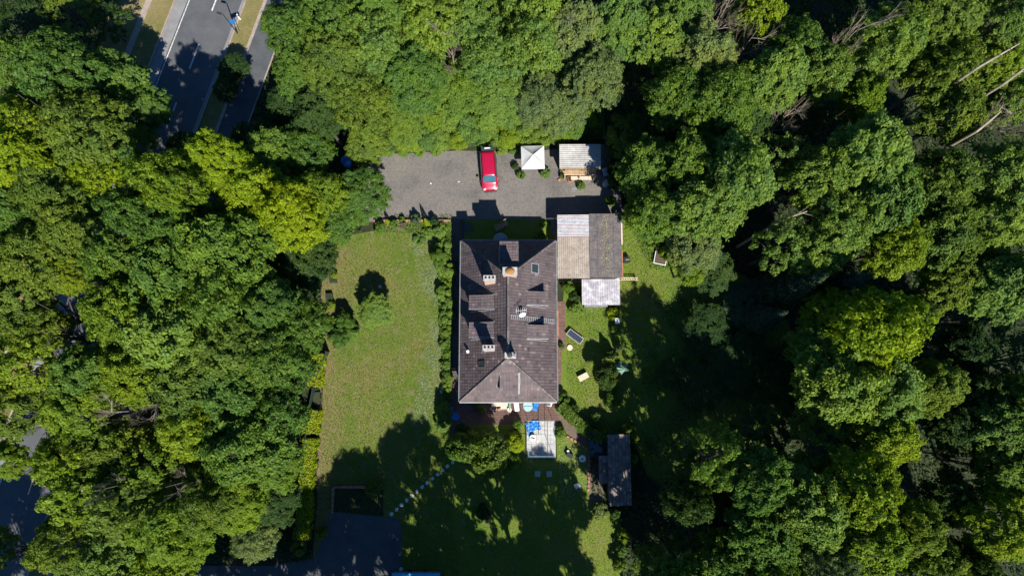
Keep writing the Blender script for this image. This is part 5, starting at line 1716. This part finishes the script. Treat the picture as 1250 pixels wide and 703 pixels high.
 (985, 345, 34, 15, 'conifer', 'blue', 'larger blue grey conifer in the middle of the right wood', EAST),
 (945, 385, 26, 11, 'conifer', 'blue', 'small shaded blue green conifer at the edge of the dark lawn', EAST),
 (1070, 400, 42, 20, 'big', 'yellow', 'bright yellow green crown in the middle of the right wood', EAST),
 (1010, 378, 24, 15, 'clump', 'lime', 'small yellow green crown left of the bright yellow one', EAST),
 (1000, 420, 32, 14, 'clump', 'mid', 'green tree below left of the bright yellow crown', EAST),
 (1025, 465, 44, 17, 'big', 'light', 'light green tree below the bright yellow crown', EAST),
 (1080, 480, 40, 16, 'big', 'light', 'broad green crown with flat lit top, lower right wood', EAST),
 (1135, 470, 30, 15, 'clump', 'olive', 'isolated round olive tree in the dark lower right', EAST),
 (1130, 395, 16, 9, 'bare', '', 'thin leafless shrub like tree in the dark gap right of yellow crown', EAST),
 (1230, 440, 40, 8, 'open', 'dark', 'sparse dark tree at right edge below the bright clustered one', EAST),
 # east wood, lower
 (1080, 535, 32, 15, 'clump', 'lime', 'lime tree edging the dark gap, lower right wood', EAST),
 (1000, 540, 38, 12, 'open', 'mid', 'open shaded tree with lit tips, lower right', EAST),
 (1045, 600, 44, 19, 'clump', 'lime', 'big lime crown near the bottom right, fully lit', EAST),
 (985, 620, 42, 19, 'clump', 'light', 'light green tree left of the big lime crown, bottom right', EAST),
 (930, 650, 40, 17, 'clump', 'mid', 'green tree near the bottom, left of the lit lime crowns', EAST),
 (1055, 660, 40, 18, 'clump', 'lime', 'lime tree at the bottom below the big lime crown', EAST),
 (1000, 685, 42, 17, 'fine', 'grey', 'greyish fine leaved tree at the bottom edge, right', EAST),
 (945, 700, 36, 16, 'clump', 'mid', 'green tree cut by bottom edge, left of the greyish one', EAST),
 (890, 690, 36, 13, 'clump', 'mid', 'green tree at the bottom edge right of the dark lane', EAST),
 (925, 585, 36, 20, 'clump', 'mid', 'tall tree with scattered bright tips, lower right centre', EAST),
 (872, 556, 34, 17, 'open', 'mid', 'open tree with streaky light below the dark lawn', EAST),
 (835, 545, 26, 7, 'open', 'olive', 'low open tree right of the tiled hut', EAST),
 (930, 530, 32, 9, 'open', 'dark', 'sparse dark tree at the lower edge of the dark lawn', EAST),
 (850, 640, 34, 8, 'open', 'dark', 'sparse dark low tree below right of the tiled hut', EAST),
 (800, 690, 22, 6, 'open', 'olive', 'small open olive tree at bottom edge below the hut', EAST),
 (1110, 640, 32, 16, 'clump', 'olive', 'olive tree left of the dark strip near the bottom right', EAST),
 (1140, 690, 34, 14, 'clump', 'olive', 'olive tree at the bottom edge, second from right corner', EAST),
 (1175, 560, 24, 9, 'open', 'dark', 'sparse dark tree in the black lower right gap', EAST),
 (1225, 520, 34, 15, 'clump', 'light', 'light tree at right edge, lower part', EAST),
 (1230, 575, 36, 14, 'clump', 'mid', 'green tree at right edge just below the lower light one', EAST),
 (1220, 640, 40, 16, 'clump', 'lime', 'lime tree in the bottom right corner', EAST),
 (828, 722, 40, 16, 'clump', 'mid', 'green tree at the bottom edge nearest the dark gap below the huts', EAST),
 (1178, 425, 30, 11, 'clump', 'dark', 'dark tree in the black gap right of the bright yellow crown', EAST),
 (1165, 520, 30, 12, 'clump', 'dark', 'dark tree in the black gap below the isolated olive tree', EAST),
 (1160, 610, 30, 12, 'clump', 'dark', 'dark tree in the lower black gap near the bottom right', EAST),
 (1195, 480, 28, 13, 'clump', 'dark', 'dark tree between the isolated olive tree and the right edge', EAST),
 (1105, 440, 22, 10, 'clump', 'dark', 'dark low tree directly right of the bright yellow crown', EAST),
 (1245, 490, 30, 15, 'clump', 'mid', 'green tree at the right edge beneath the bright clustered crown', EAST),
 (1110, 380, 24, 11, 'clump', 'dark', 'dark tree in the black gap above right of the bright yellow crown', EAST),
 (1180, 690, 28, 14, 'clump', 'dark', 'dark tree at the bottom edge left of the corner lime tree', EAST),
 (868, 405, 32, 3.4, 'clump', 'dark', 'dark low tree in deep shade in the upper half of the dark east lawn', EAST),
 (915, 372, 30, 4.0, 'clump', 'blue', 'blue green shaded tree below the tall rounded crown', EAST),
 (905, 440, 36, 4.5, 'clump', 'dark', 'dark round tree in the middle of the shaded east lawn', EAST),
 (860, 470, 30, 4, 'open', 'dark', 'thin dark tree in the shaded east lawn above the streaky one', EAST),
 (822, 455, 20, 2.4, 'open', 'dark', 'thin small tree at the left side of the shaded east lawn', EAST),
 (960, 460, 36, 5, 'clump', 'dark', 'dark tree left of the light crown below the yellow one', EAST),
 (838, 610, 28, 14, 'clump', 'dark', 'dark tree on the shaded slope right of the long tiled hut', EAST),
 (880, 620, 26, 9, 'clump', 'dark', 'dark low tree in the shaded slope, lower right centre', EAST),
]
for (px, py, r_, h, st, tone, lab, grp) in T:
    add_tree(px, py, r_, h, st, tone, lab, None)
# tall trees standing south of the frame: only their shade falls on the lawn
for (gx, gy, r_, h) in ((425, 775, 50, 16), (495, 752, 52, 17), (570, 740, 50, 20), (655, 745, 54, 21), (742, 800, 52, 22), (745, 865, 52, 20), (450, 850, 52, 17), (530, 835, 52, 18), (610, 830, 52, 18), (690, 880, 52, 18), (370, 800, 50, 15), (870, 800, 50, 20), (960, 800, 50, 20), (1060, 790, 50, 20), (1150, 760, 50, 20), (1230, 640, 50, 20), (1230, 520, 50, 18), (70, 800, 50, 19), (120, 850, 50, 20), (20, 890, 50, 19), (330, 805, 50, 18), (270, 815, 50, 18), (200, 820, 50, 18)):
    p = P(gx, gy)
    t = thing('broadleaf_tree', 'tall broadleaf tree standing just outside the picture, casting shade into it', 'tree', (p.x, p.y, 0), rnd.uniform(0, 6), 'tall trees just outside the frame')
    R = r_ / FPX * 60
    t.scale = (R, R, h / HH)
    cm, tm = rnd.choice(TREES['clump'])
    use_mesh('crown', cm, t, TONES['mid']); use_mesh('trunk', tm, t)

# long bare leaning trunks, far right
for (a, b, za, zb, lab) in (((1193, 83), (1245, 53), 16, 19, 'long pale fallen trunk leaning across crowns at the top right'),
                            ((1226, 102), (1262, 75), 15, 18, 'shorter pale leaning trunk at the right edge below the long one'),
                            ((1193, 160), (1222, 136), 15, 17, 'thin leaning branch at right edge below both leaning trunks'),
                            ((955, 268), (985, 258), 12, 14, 'orange brown broken branch stub in the middle of the right wood')):
    A_, B_ = P(*a, za), P(*b, zb)
    t = thing('fallen_trunk', lab, 'trunk', (A_.x, A_.y, 0))
    d = B_ - A_
    MB().tube([(-d.x * .12, -d.y * .12, 0), (0, 0, za), (d.x * .5, d.y * .5, (za + zb) / 2 + .1), (d.x, d.y, zb)], [.16, .12, .10, .05], 7).build('trunk', M['palebark'], t)
    for k in range(3):
        s_ = .3 + .25 * k; e = Vector((rnd.uniform(-1, 1), rnd.uniform(-1, 1), .5)) * .9
        b0 = Vector((d.x * s_, d.y * s_, za + (zb - za) * s_))
        MB().tube([b0, b0 + e], [.04, .01], 4).build('branch', M['palebark'], t)

# ------------------------------------------------------------------ shrubs
S = [
 (456, 597, 12, 2.4, 'mid', 'leafy green bush at the brick edged bed above driveway'),
 (590, 552, 40, 6.8, 'olive', 'wide olive shrub below the shaded terrace'),
 (562, 548, 24, 6.2, 'mid', 'green shrub at left of the wide olive shrub below the terrace'),
 (565, 528, 13, 1.8, 'dark', 'dark shrub touching the terrace lower left edge'),
 (628, 540, 15, 2.4, 'gold', 'brilliant yellow green shrub left of the pale patio'),
 (620, 565, 18, 2.5, 'mid', 'green shrub below the brilliant yellow shrub'),
 (632, 519, 8, 1.4, 'mid', 'small green shrub at the top left corner of the patio'),
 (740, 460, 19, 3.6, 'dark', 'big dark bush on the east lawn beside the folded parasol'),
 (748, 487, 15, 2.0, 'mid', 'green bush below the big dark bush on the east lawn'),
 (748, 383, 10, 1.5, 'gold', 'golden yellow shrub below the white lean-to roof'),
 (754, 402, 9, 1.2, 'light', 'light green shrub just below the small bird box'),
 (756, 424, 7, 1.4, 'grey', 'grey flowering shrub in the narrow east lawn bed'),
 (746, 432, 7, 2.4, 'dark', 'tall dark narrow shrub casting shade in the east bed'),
 (694, 350, 10, 1.6, 'mid', 'green shrub between the house and the white lean-to'),
 (702, 362, 9, 1.5, 'dark', 'dark shrub touching the left side of the lean-to'),
 (704, 378, 11, 1.2, 'light', 'light sprawling shrub on lawn lower left of the lean-to'),
 (685.5, 422, 4, .7, 'mid', 'tiny dark green bush on the red path beside the stump'),
 (687, 487, 9, 1.4, 'mid', 'green shrub at the south east corner of the house'),
  (684, 528, 8, 1.0, 'mid', 'low green shrub between patio and brick path'),
 (636, 213, 7, 1.0, 'mid', 'potted green shrub at lower left corner of the gazebo'),
 (629, 203, 5, .9, 'dark', 'dark twiggy shrub left of the white gazebo'),
 (666, 211, 8, 1.2, 'light', 'green shrub at lower right corner of the gazebo'),
 (709, 226, 7, 1.0, 'mid', 'round green shrub in front of the shed porch'),
 (686, 214, 4, .8, 'mid', 'tiny green shrub at left of the shed porch'),
 (661, 290, 8, 1.6, 'mid', 'green shrub between house north corner and garage'),
 (664, 274, 6, .6, 'lime', 'low lime shrub on the grass strip near the garage shadow'),
 (541, 300, 9, 1.6, 'mid', 'green shrub at the top of the bed beside the house path'),
 (536, 312, 11, 2.2, 'dark', 'dark green upright shrub on the lawn side of the house bed'),
 (548, 330, 9, 1.6, 'light', 'light large leaved shrub overhanging the house path'),
 (540, 326, 8, 1.4, 'mid', 'green shrub left of the large leaved one in the house bed'),
 (548, 344, 5, 1.0, 'lime', 'small round lime shrub in the house bed'),
 (541, 358, 8, 1.5, 'mid', 'green shrub below the round lime shrub in the house bed'),
 (546, 370, 8, 1.2, 'mid', 'clipped green shrub in the house bed, above the west dormers'),
 (546, 386, 8, 1.2, 'mid', 'clipped green shrub level with the lower end of upper west dormer'),
 (546, 403, 7, .9, 'olive', 'flat olive shrub in house bed beside the lower west dormer'),
 (541, 419, 5, .9, 'light', 'small bright shrub in the middle of the house bed'),
 (544, 446, 6, .9, 'mid', 'small green shrub in the lower half of the house bed'),
 (545, 460, 7, 1.0, 'olive', 'dull olive shrub in the lower half of the house bed'),
 (545, 473, 6, .8, 'mid', 'small green shrub beside the sunny end of the house path'),
 (543, 500, 9, 1.3, 'mid', 'green shrub left of the blue ball on the terrace'),
 (541, 515, 9, 1.5, 'mid', 'green shrub at the bottom end of the house bed'),
 (538, 488, 5, .8, 'grey', 'small grey leaved shrub near the end of the house bed'),
 (545, 431, 4, .7, 'dark', 'tiny dark shrub between pale stones in the house bed'),
 (507, 267, 8, 1.3, 'blue', 'blue green shrub left of the cone conifer at the courtyard wall'),
 (530, 270, 7, 1.3, 'dark', 'dark shrub right of the cone conifer at the courtyard wall'),
 (537, 282, 9, 1.2, 'light', 'light green shrub at the top right corner of the west lawn'),
 (522, 284, 9, 1.0, 'light', 'pale sprawling shrub below the cone conifer'),
 (512, 292, 9, .8, 'light', 'pale low shrub spilling onto the top of the west lawn'),
 (481, 274, 7, 1.0, 'mid', 'green shrub right of the small lime cone at the wall'),
 (463, 278, 9, 1.2, 'mid', 'green shrub at the left end of the courtyard wall'),
 (491, 268, 5, .8, 'olive', 'small olive shrub in the middle of the courtyard wall bed'),
 (408, 336, 5, .8, 'lime', 'round lime shrub in the planter at the west lawn edge'),
 (404, 372, 6, .9, 'lime', 'small lime shrub at west lawn edge left of the lone bush'),
 (420, 392, 14, 2.4, 'mid', 'green shrub below left of the lone west lawn bush'),
 (428, 404, 12, 1.6, 'mid', 'green shrub touching the lone bush from below left'),
 (412, 412, 16, 2.5, 'mid', 'broad green shrub overhanging the bare strip of lawn'),
 (345, 635, 8, 2.2, 'gold', 'upper small yellow shrub left of the lower fence end'),
 (335, 655, 8, 2.0, 'gold', 'lower small yellow shrub above the dark bottom lane'),
 (364, 668, 12, 2.0, 'olive', 'olive bush at the lower end of the yellow hedge'),
 (392, 650, 8, 1.8, 'mid', 'dark green bush between the hedge end and driveway'),
 (733, 625, 12, 1.4, 'grey', 'grey green spiky bush below the tiled huts'),
 (762, 655, 9, 1.3, 'lime', 'lime bush at the lower right beneath the tiled hut'),
 (765, 590, 6, 1.2, 'lime', 'lime bush at the right side of the long tiled hut'),
 (775, 535, 7, 1.2, 'lime', 'lime bush at the upper right corner of the tiled hut'),
 (757, 265, 8, 1.4, 'light', 'light shrub at the upper right corner of the garage'),
 (750, 222, 10, 2.0, 'olive', 'brownish olive shrub right of the pale barrel'),
 (747, 205, 9, 2.4, 'dark', 'dark shrub pressed against the right side of the shed'),
 (752, 185, 10, 2.2, 'olive', 'olive shrub at the upper right corner of the shed'),
 (816, 308, 12, 2.6, 'lime', 'lime shrub hanging over the upper right corner of the trough'),
 (800, 296, 10, 2.0, 'light', 'light shrub just above the white rimmed trough'),
 (728, 510, 9, 1.0, 'mid', 'low green shrub in shade above the curved hedge'),
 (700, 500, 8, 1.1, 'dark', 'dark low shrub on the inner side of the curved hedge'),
 (772, 560, 8, 1.6, 'mid', 'green shrub halfway down the right side of the long hut'),
 (752, 628, 9, 1.6, 'mid', 'green shrub below the lower right corner of the long hut'),
 (757, 690, 10, 1.8, 'olive', 'olive shrub at the bottom edge where the south lawn ends'),
 (758, 672, 8, 1.6, 'light', 'light shrub near the bottom where the south lawn ends'),
 (765, 520, 9, 1.6, 'olive', 'olive shrub above the upper right corner of the tiled hut'),
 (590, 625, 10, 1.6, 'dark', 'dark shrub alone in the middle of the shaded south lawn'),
 (745, 245, 8, 1.6, 'mid', 'green shrub at the right end of the courtyard'),
]
for (px, py, r_, h, tone, lab) in S:
    if 530 < px < 552 and 280 < py < 520: r_ *= 1.35; tone = {'mid': 'light', 'dark': 'mid'}.get(tone, tone)
    add_shrub(px, py, r_, h, tone, lab, 'bush' if 'bush' in lab else 'shrub')
# belt of bramble and shrubs along the top edge of the courtyard
belt = ['left end', 'just right of the left end', 'left of the middle', 'near the middle left', 'above the empty parking place', 'up left of the car', 'straight above the car', 'above the car and gazebo gap', 'above left of the gazebo', 'above the gazebo', 'above right of the gazebo', 'above the shed left half']
for i, wn in enumerate(belt):
    px = 478 + i * 20.5
    add_shrub(px, 168 - i * .9 + rnd.uniform(-3, 2), 20 + rnd.uniform(-2, 3), 2.3 + rnd.uniform(-.5, .6), ('light', 'lime', 'light')[i % 3], 'bright bramble bush in the belt behind the courtyard, ' + wn, 'bush')
    add_shrub(px + 9, 148 - i * .6 + rnd.uniform(-3, 3), 23 + rnd.uniform(-2, 3), 3.2 + rnd.uniform(-.6, .6), ('light', 'light', 'lime')[i % 3], 'taller bush in the second row behind the courtyard, ' + wn, 'bush')
low = ['at the left corner', 'second from the left corner', 'third from the left corner', 'left of the car rear', 'right of the car rear', 'beside the gazebo top left']
for i, wn in enumerate(low):
    px = (474, 492, 512, 532, 612, 628)[i]
    add_shrub(px, 185 - i * .6, 9, .7, 'light', 'low light green plant spilling over the courtyard edge ' + wn, 'plant', name='border_plant')
for (px, py, h, r_, tone, lab) in ((520, 270, 2.5, 5, 'yellow', 'bright lime cone conifer casting a long pointed shadow on the courtyard'),
                               (473, 270, 1.7, 4, 'yellow', 'small lime cone conifer at the left of the courtyard wall')):
    add_shrub(px, py, r_, h, tone, lab, 'conifer', kind='cone', name='cone_conifer')
# silver spreading plant between gazebo and shed
q = P(678, 172, 1.0)
t = thing('silver_conifer', 'silvery green feathery plant between the gazebo and wooden shed', 'plant', (q.x, q.y, 0))
r0 = np.random.RandomState(9)
n_ = 1500
arm = r0.randint(0, 11, n_); k_ = r0.rand(n_)
th = arm * 2 * math.pi / 11 + .12 * r0.normal(size=n_)
L0 = np.array([1.6, 1.2, .9, .7, .8, 1.0, .9, .6, .7, 1.0, 1.4])[arm]
pos = np.stack([k_ * L0 * np.cos(th), k_ * L0 * np.sin(th) * .8, 1.0 + .3 * np.sin(k_ * 2) + .05 * r0.normal(size=n_)], 1)
nn = r0.normal(size=(n_, 3)) * .4 + np.array([0, 0, 1])
use_mesh('foliage', leaves_mesh('foliage', pos, nn, .10 * r0.uniform(.6, 1.3, n_), TONES['grey'], .4, 9), t)
MB().tube([(0, 0, 0), (0, 0, 1.0)], .08, 6).build('stem', M['bark'], t)

# hedges
def hedge(name, pts, wd, ht, tone, label, dens=190, ls=.10, seed=1):
    r = np.random.RandomState(seed)
    Pn, Nn = [], []
    mb = MB()
    ws = [P(a, b) for a, b in pts]
    for a, b in zip(ws[:-1], ws[1:]):
        L = (b - a).length; d = (b - a) / L; s_ = Vector((-d.y, d.x, 0))
        n = int(L * (wd + 2 * ht) * dens)
        u = r.rand(n) * L
        k = r.rand(n) * (wd + 2 * ht)
        lump = .08 * np.sin(u * 3.1) + .06 * np.sin(u * 7.3 + 1)
        side = np.where(k < ht, -wd / 2 - lump, np.where(k > ht + wd, wd / 2 + lump, k - ht - wd / 2))
        z = np.where(k < ht, k, np.where(k > ht + wd, wd + 2 * ht - k, ht + .5 * lump))
        x = a.x + d.x * u + s_.x * side; y = a.y + d.y * u + s_.y * side
        pos = np.stack([x, y, z], 1) + r.normal(size=(n, 3)) * .045
        nz = np.where((k < ht) | (k > ht + wd), .3, 1.0)
        sg = np.sign(side) * (nz < .5)
        nn = np.stack([s_.x * sg, s_.y * sg, nz], 1) + r.normal(size=(n, 3)) * .5
        Pn.append(pos); Nn.append(nn)
        ang = math.atan2(d.y, d.x); c = (a + b) / 2
        mb.box((c.x, c.y, ht * .45), (L, wd * .72, ht * .85), ang)
    pos, nn = np.concatenate(Pn), np.concatenate(Nn)
    t = thing(name, label, 'hedge')
    use_mesh('foliage', leaves_mesh('foliage', pos, nn, ls * r.uniform(.6, 1.3, len(pos)), TONES[tone], .55, seed), t)
    mb.build('inner_branches', M['darkwood'], t)
    return t
hedge('yellow_hedge', [(392, 432), (389, 458), (387, 472)], 1.15, 1.3, 'gold', 'short upper piece of yellow clipped hedge left of the lawn', seed=2)
hedge('yellow_hedge', [(385, 500), (383.5, 528)], 1.4, 1.3, 'gold', 'middle block of yellow clipped hedge between two gaps', seed=3)
hedge('yellow_hedge', [(382, 534), (378, 580), (375, 620), (371, 655)], 1.25, 1.3, 'gold', 'longest lower run of yellow clipped hedge beside the fence', seed=4)
hedge('curved_hedge', [(683, 494), (693, 504), (708, 519), (722, 530), (734, 532), (745, 526)], .95, 1.4, 'mid', 'curved dark green hedge above the brick path and basin', seed=5)
# pale stones in the house bed
for (px, py, lab) in ((546.5, 422, 'pale stone beside the small bright shrub in the house bed'), (546, 441, 'pale stone in the middle of the lower house bed'), (547, 480, 'pale stone near the sunny house path end'), (539, 478, 'pale stone at the lawn side of the lower house bed'), (536, 331, 'small pale stone on the lawn side of the upper house bed'), (464, 350, 'white stone lying alone in the west lawn')):
    q = P(px, py)
    o = MB().lathe((0, 0, 0), [(.16, 0), (.19, .07), (.13, .15), (.03, .17)], 7, 1.2, .8, rnd.uniform(0, 3)).build('garden_stone', M['stone']); o.location = (q.x, q.y, .015)
    tag(o, lab, 'stone')
# planter troughs at the lawn's left edge
for (px, py, lab) in ((405, 300, 'dark planter trough with pale edge at the top left of the lawn'), (407, 338, 'black planter around the round lime shrub at the lawn edge'), (403, 366, 'dark green planter left of the lone lawn bush'), (388, 486, 'open dark compost box in the gap of the yellow hedge')):
    q = P(px, py)
    t = thing('planter', lab, 'planter', (q.x, q.y, 0), R_(5))
    MB().box((0, 0, .25), (.7, 1.3, .5), taper=.96).build('planter_box', M['fence'], t)
    MB().box((0, 0, .505), (.5, 1.1, .02)).build('soil', M['soil'], t)
q = P(493, 277)
t = thing('wooden_bench', 'small dark wooden bench in the bed below the courtyard wall', 'bench', (q.x, q.y, .02), R_(5))
for k in range(3): MB().box((0, -.14 + .14 * k, .42), (.6, .11, .04)).build('seat_board', M['darkwood'], t)
for s_ in (-.24, .24): MB().box((s_, 0, .2), (.06, .36, .4)).build('leg', M['darkwood'], t)
MB().box((0, .22, .6), (.6, .04, .3)).build('backrest', M['darkwood'], t)

# ------------------------------------------------------------------ ground cover
wl = world_poly(WEST_LAWN); sl_ = world_poly(SOUTH_LAWN); el = world_poly(EAST_LAWN)
drv = world_poly([(402, 624), (486, 632), (491, 645), (490, 760), (380, 760), (385, 680), (398, 650)])
ter = world_poly([(549, 268), (567, 268), (567, 480), (690, 490), (720, 545), (720, 612), (640, 562), (640, 515), (545, 515)])
huts = world_poly([(716, 525), (772, 525), (772, 620), (716, 620)])
hs = world_poly([(549, 268), (692, 268), (692, 520), (549, 520)]); gr = world_poly([(670, 262), (760, 262), (760, 372), (700, 372), (670, 345)])
pat = world_poly([(640, 512), (680, 512), (682, 562), (640, 562)])
scatter('grass_tufts', wl, 62000, .042, M['tuft'], 'short mown grass of the west lawn', 'grass', .012, .6, (drv, hs), 1)
scatter('grass_tufts', sl_, 20000, .045, M['tuft'], 'grass of the shaded south lawn', 'grass', .016, .6, (drv, hs, pat, huts, ter), 2)
scatter('grass_tufts', el, 38000, .05, M['tuft'], 'grass of the east lawn', 'grass', .012, .6, (hs, gr, huts), 3)
scatter('clover_flowers', world_poly([(500, 285), (545, 290), (545, 520), (500, 520), (525, 400)]), 7500, .05, M['pale_tuft'], 'pale clover flowers spread over the right side of the west lawn', 'flowers', .04, .6, (hs,), 4, clump=-.3)
scatter('clover_flowers', wl, 900, .045, M['pale_tuft'], 'thin scatter of pale flowers in the west lawn', 'flowers', .04, .6, (drv, hs), 5)
scatter('clover_flowers', el, 900, .05, M['pale_tuft'], 'thin scatter of pale flowers in the east lawn', 'flowers', .04, .6, (hs, gr, huts), 6)
scatter('clover_flowers', world_poly([(682, 535), (717, 550), (717, 600), (682, 620)]), 900, .06, M['pale_tuft'], 'pale flowers in the grass beside the patio', 'flowers', .04, .6, (), 7)
scatter('bramble_cover', world_poly([(462, 188), (462, 125), (735, 110), (738, 172)]), 26000, .085, TONES['light'], 'bright green bramble cover filling the belt behind the courtyard', 'brambles', .35, 3.0, (), 8)
scatter('bramble_cover', world_poly([(757, 262), (800, 262), (830, 330), (795, 330), (775, 290)]), 2500, .08, TONES['light'], 'bright low growth at the lawn edge right of the garage', 'brambles', .1, 2.0, (), 9)
scatter('border_planting', world_poly([(532, 292), (551, 285), (551, 518), (540, 518), (541, 440), (537, 400), (536, 340)]), 7000, .09, TONES['mid'], 'mixed low planting filling the bed beside the house path', 'plants', .12, 2.6, (), 14, clump=-1.2)
scatter('border_planting', world_poly([(462, 272), (551, 272), (551, 290), (500, 286), (462, 282)]), 2600, .08, TONES['light'], 'mixed low planting filling the bed along the courtyard wall', 'plants', .08, 2.2, (), 15, clump=-.2)
# moss and fallen leaves along the felt roof
r7 = np.random.RandomState(3)
n_ = 420
lx = (GX1 + GX2) / 2 + .1 + r7.normal(size=n_) * .28; ly = r7.uniform(GY0 + .2, GY1, n_) 
ly = GY1 - np.abs(GY1 - ly) ** 1.0
o = bpy.data.objects.new('leaf_litter', leaves_mesh('leaf_litter', np.stack([lx, ly, np.full(n_, ZG + .19)], 1), r7.normal(size=(n_, 3)) * .2 + np.array([0, 0, 1]), .05 * r7.uniform(.4, 1.4, n_), M['litter'], .6, 3))
C.objects.link(o); tag(o, 'yellowish fallen leaves scattered along the dark garage roof', 'leaves', kind='stuff')
# weeds along the courtyard edges and in the joints
for k, pl_ in enumerate(([(445, 190), (740, 174), (740, 181), (445, 197)], [(456, 262), (552, 262), (552, 269), (456, 269)], [(735, 176), (748, 176), (762, 262), (748, 262)])):
    scatter('courtyard_weeds', world_poly(pl_), 500, .06, TONES['mid'], 'small weeds growing along the ' + ('top edge of the courtyard', 'wall side of the courtyard', 'right end of the courtyard')[k], 'weeds', .02, 1.0, (), 21 + k, clump=.4)
q = P(701, 232)
o = MB().lathe((0, 0, .016), [(.30, 0), (.30, .012), (.25, .012), (.25, .006), (.03, .006)], 18).build('manhole_cover', M['gutter']); o.location = (q.x, q.y, 0)
tag(o, 'round dark drain cover set in the courtyard below the shed porch', 'drain cover')
for (px, py, lab) in ((526, 224, 'pale stone lying left on the empty half of the courtyard'), (560, 222, 'pale stone lying nearer the car on the courtyard'), (608, 219, 'small pale stone right beside the car nose')):
    q = P(px, py)
    o = MB().lathe((0, 0, 0), [(.08, 0), (.1, .04), (.06, .07), (.02, .08)], 7, 1.2, .9, rnd.uniform(0, 3)).build('loose_stone', M['stone']); o.location = (q.x, q.y, .016)
    tag(o, lab, 'stone')
# undergrowth of the woods
road_l = [(p.x, p.y) for p in road_pts(oLs - 6, off(337, 57) + .3)]
court = world_poly([(440, 182), (750, 172), (765, 262), (765, 372), (700, 380), (440, 280)])
lane = world_poly([(150, 685), (500, 685), (500, 760), (150, 740)])
allx = world_poly([(-60, -60), (1310, -60), (1310, 770), (-60, 770)])
cl_ = [drv, wl, sl_, hs, gr, court, road_l, lane]
scatter('undergrowth', allx, 120000, .17, M['undergrowth'], 'ferns and low plants covering the forest floor', 'undergrowth', .05, 1.2, cl_ + [el], 11, clump=-.9)
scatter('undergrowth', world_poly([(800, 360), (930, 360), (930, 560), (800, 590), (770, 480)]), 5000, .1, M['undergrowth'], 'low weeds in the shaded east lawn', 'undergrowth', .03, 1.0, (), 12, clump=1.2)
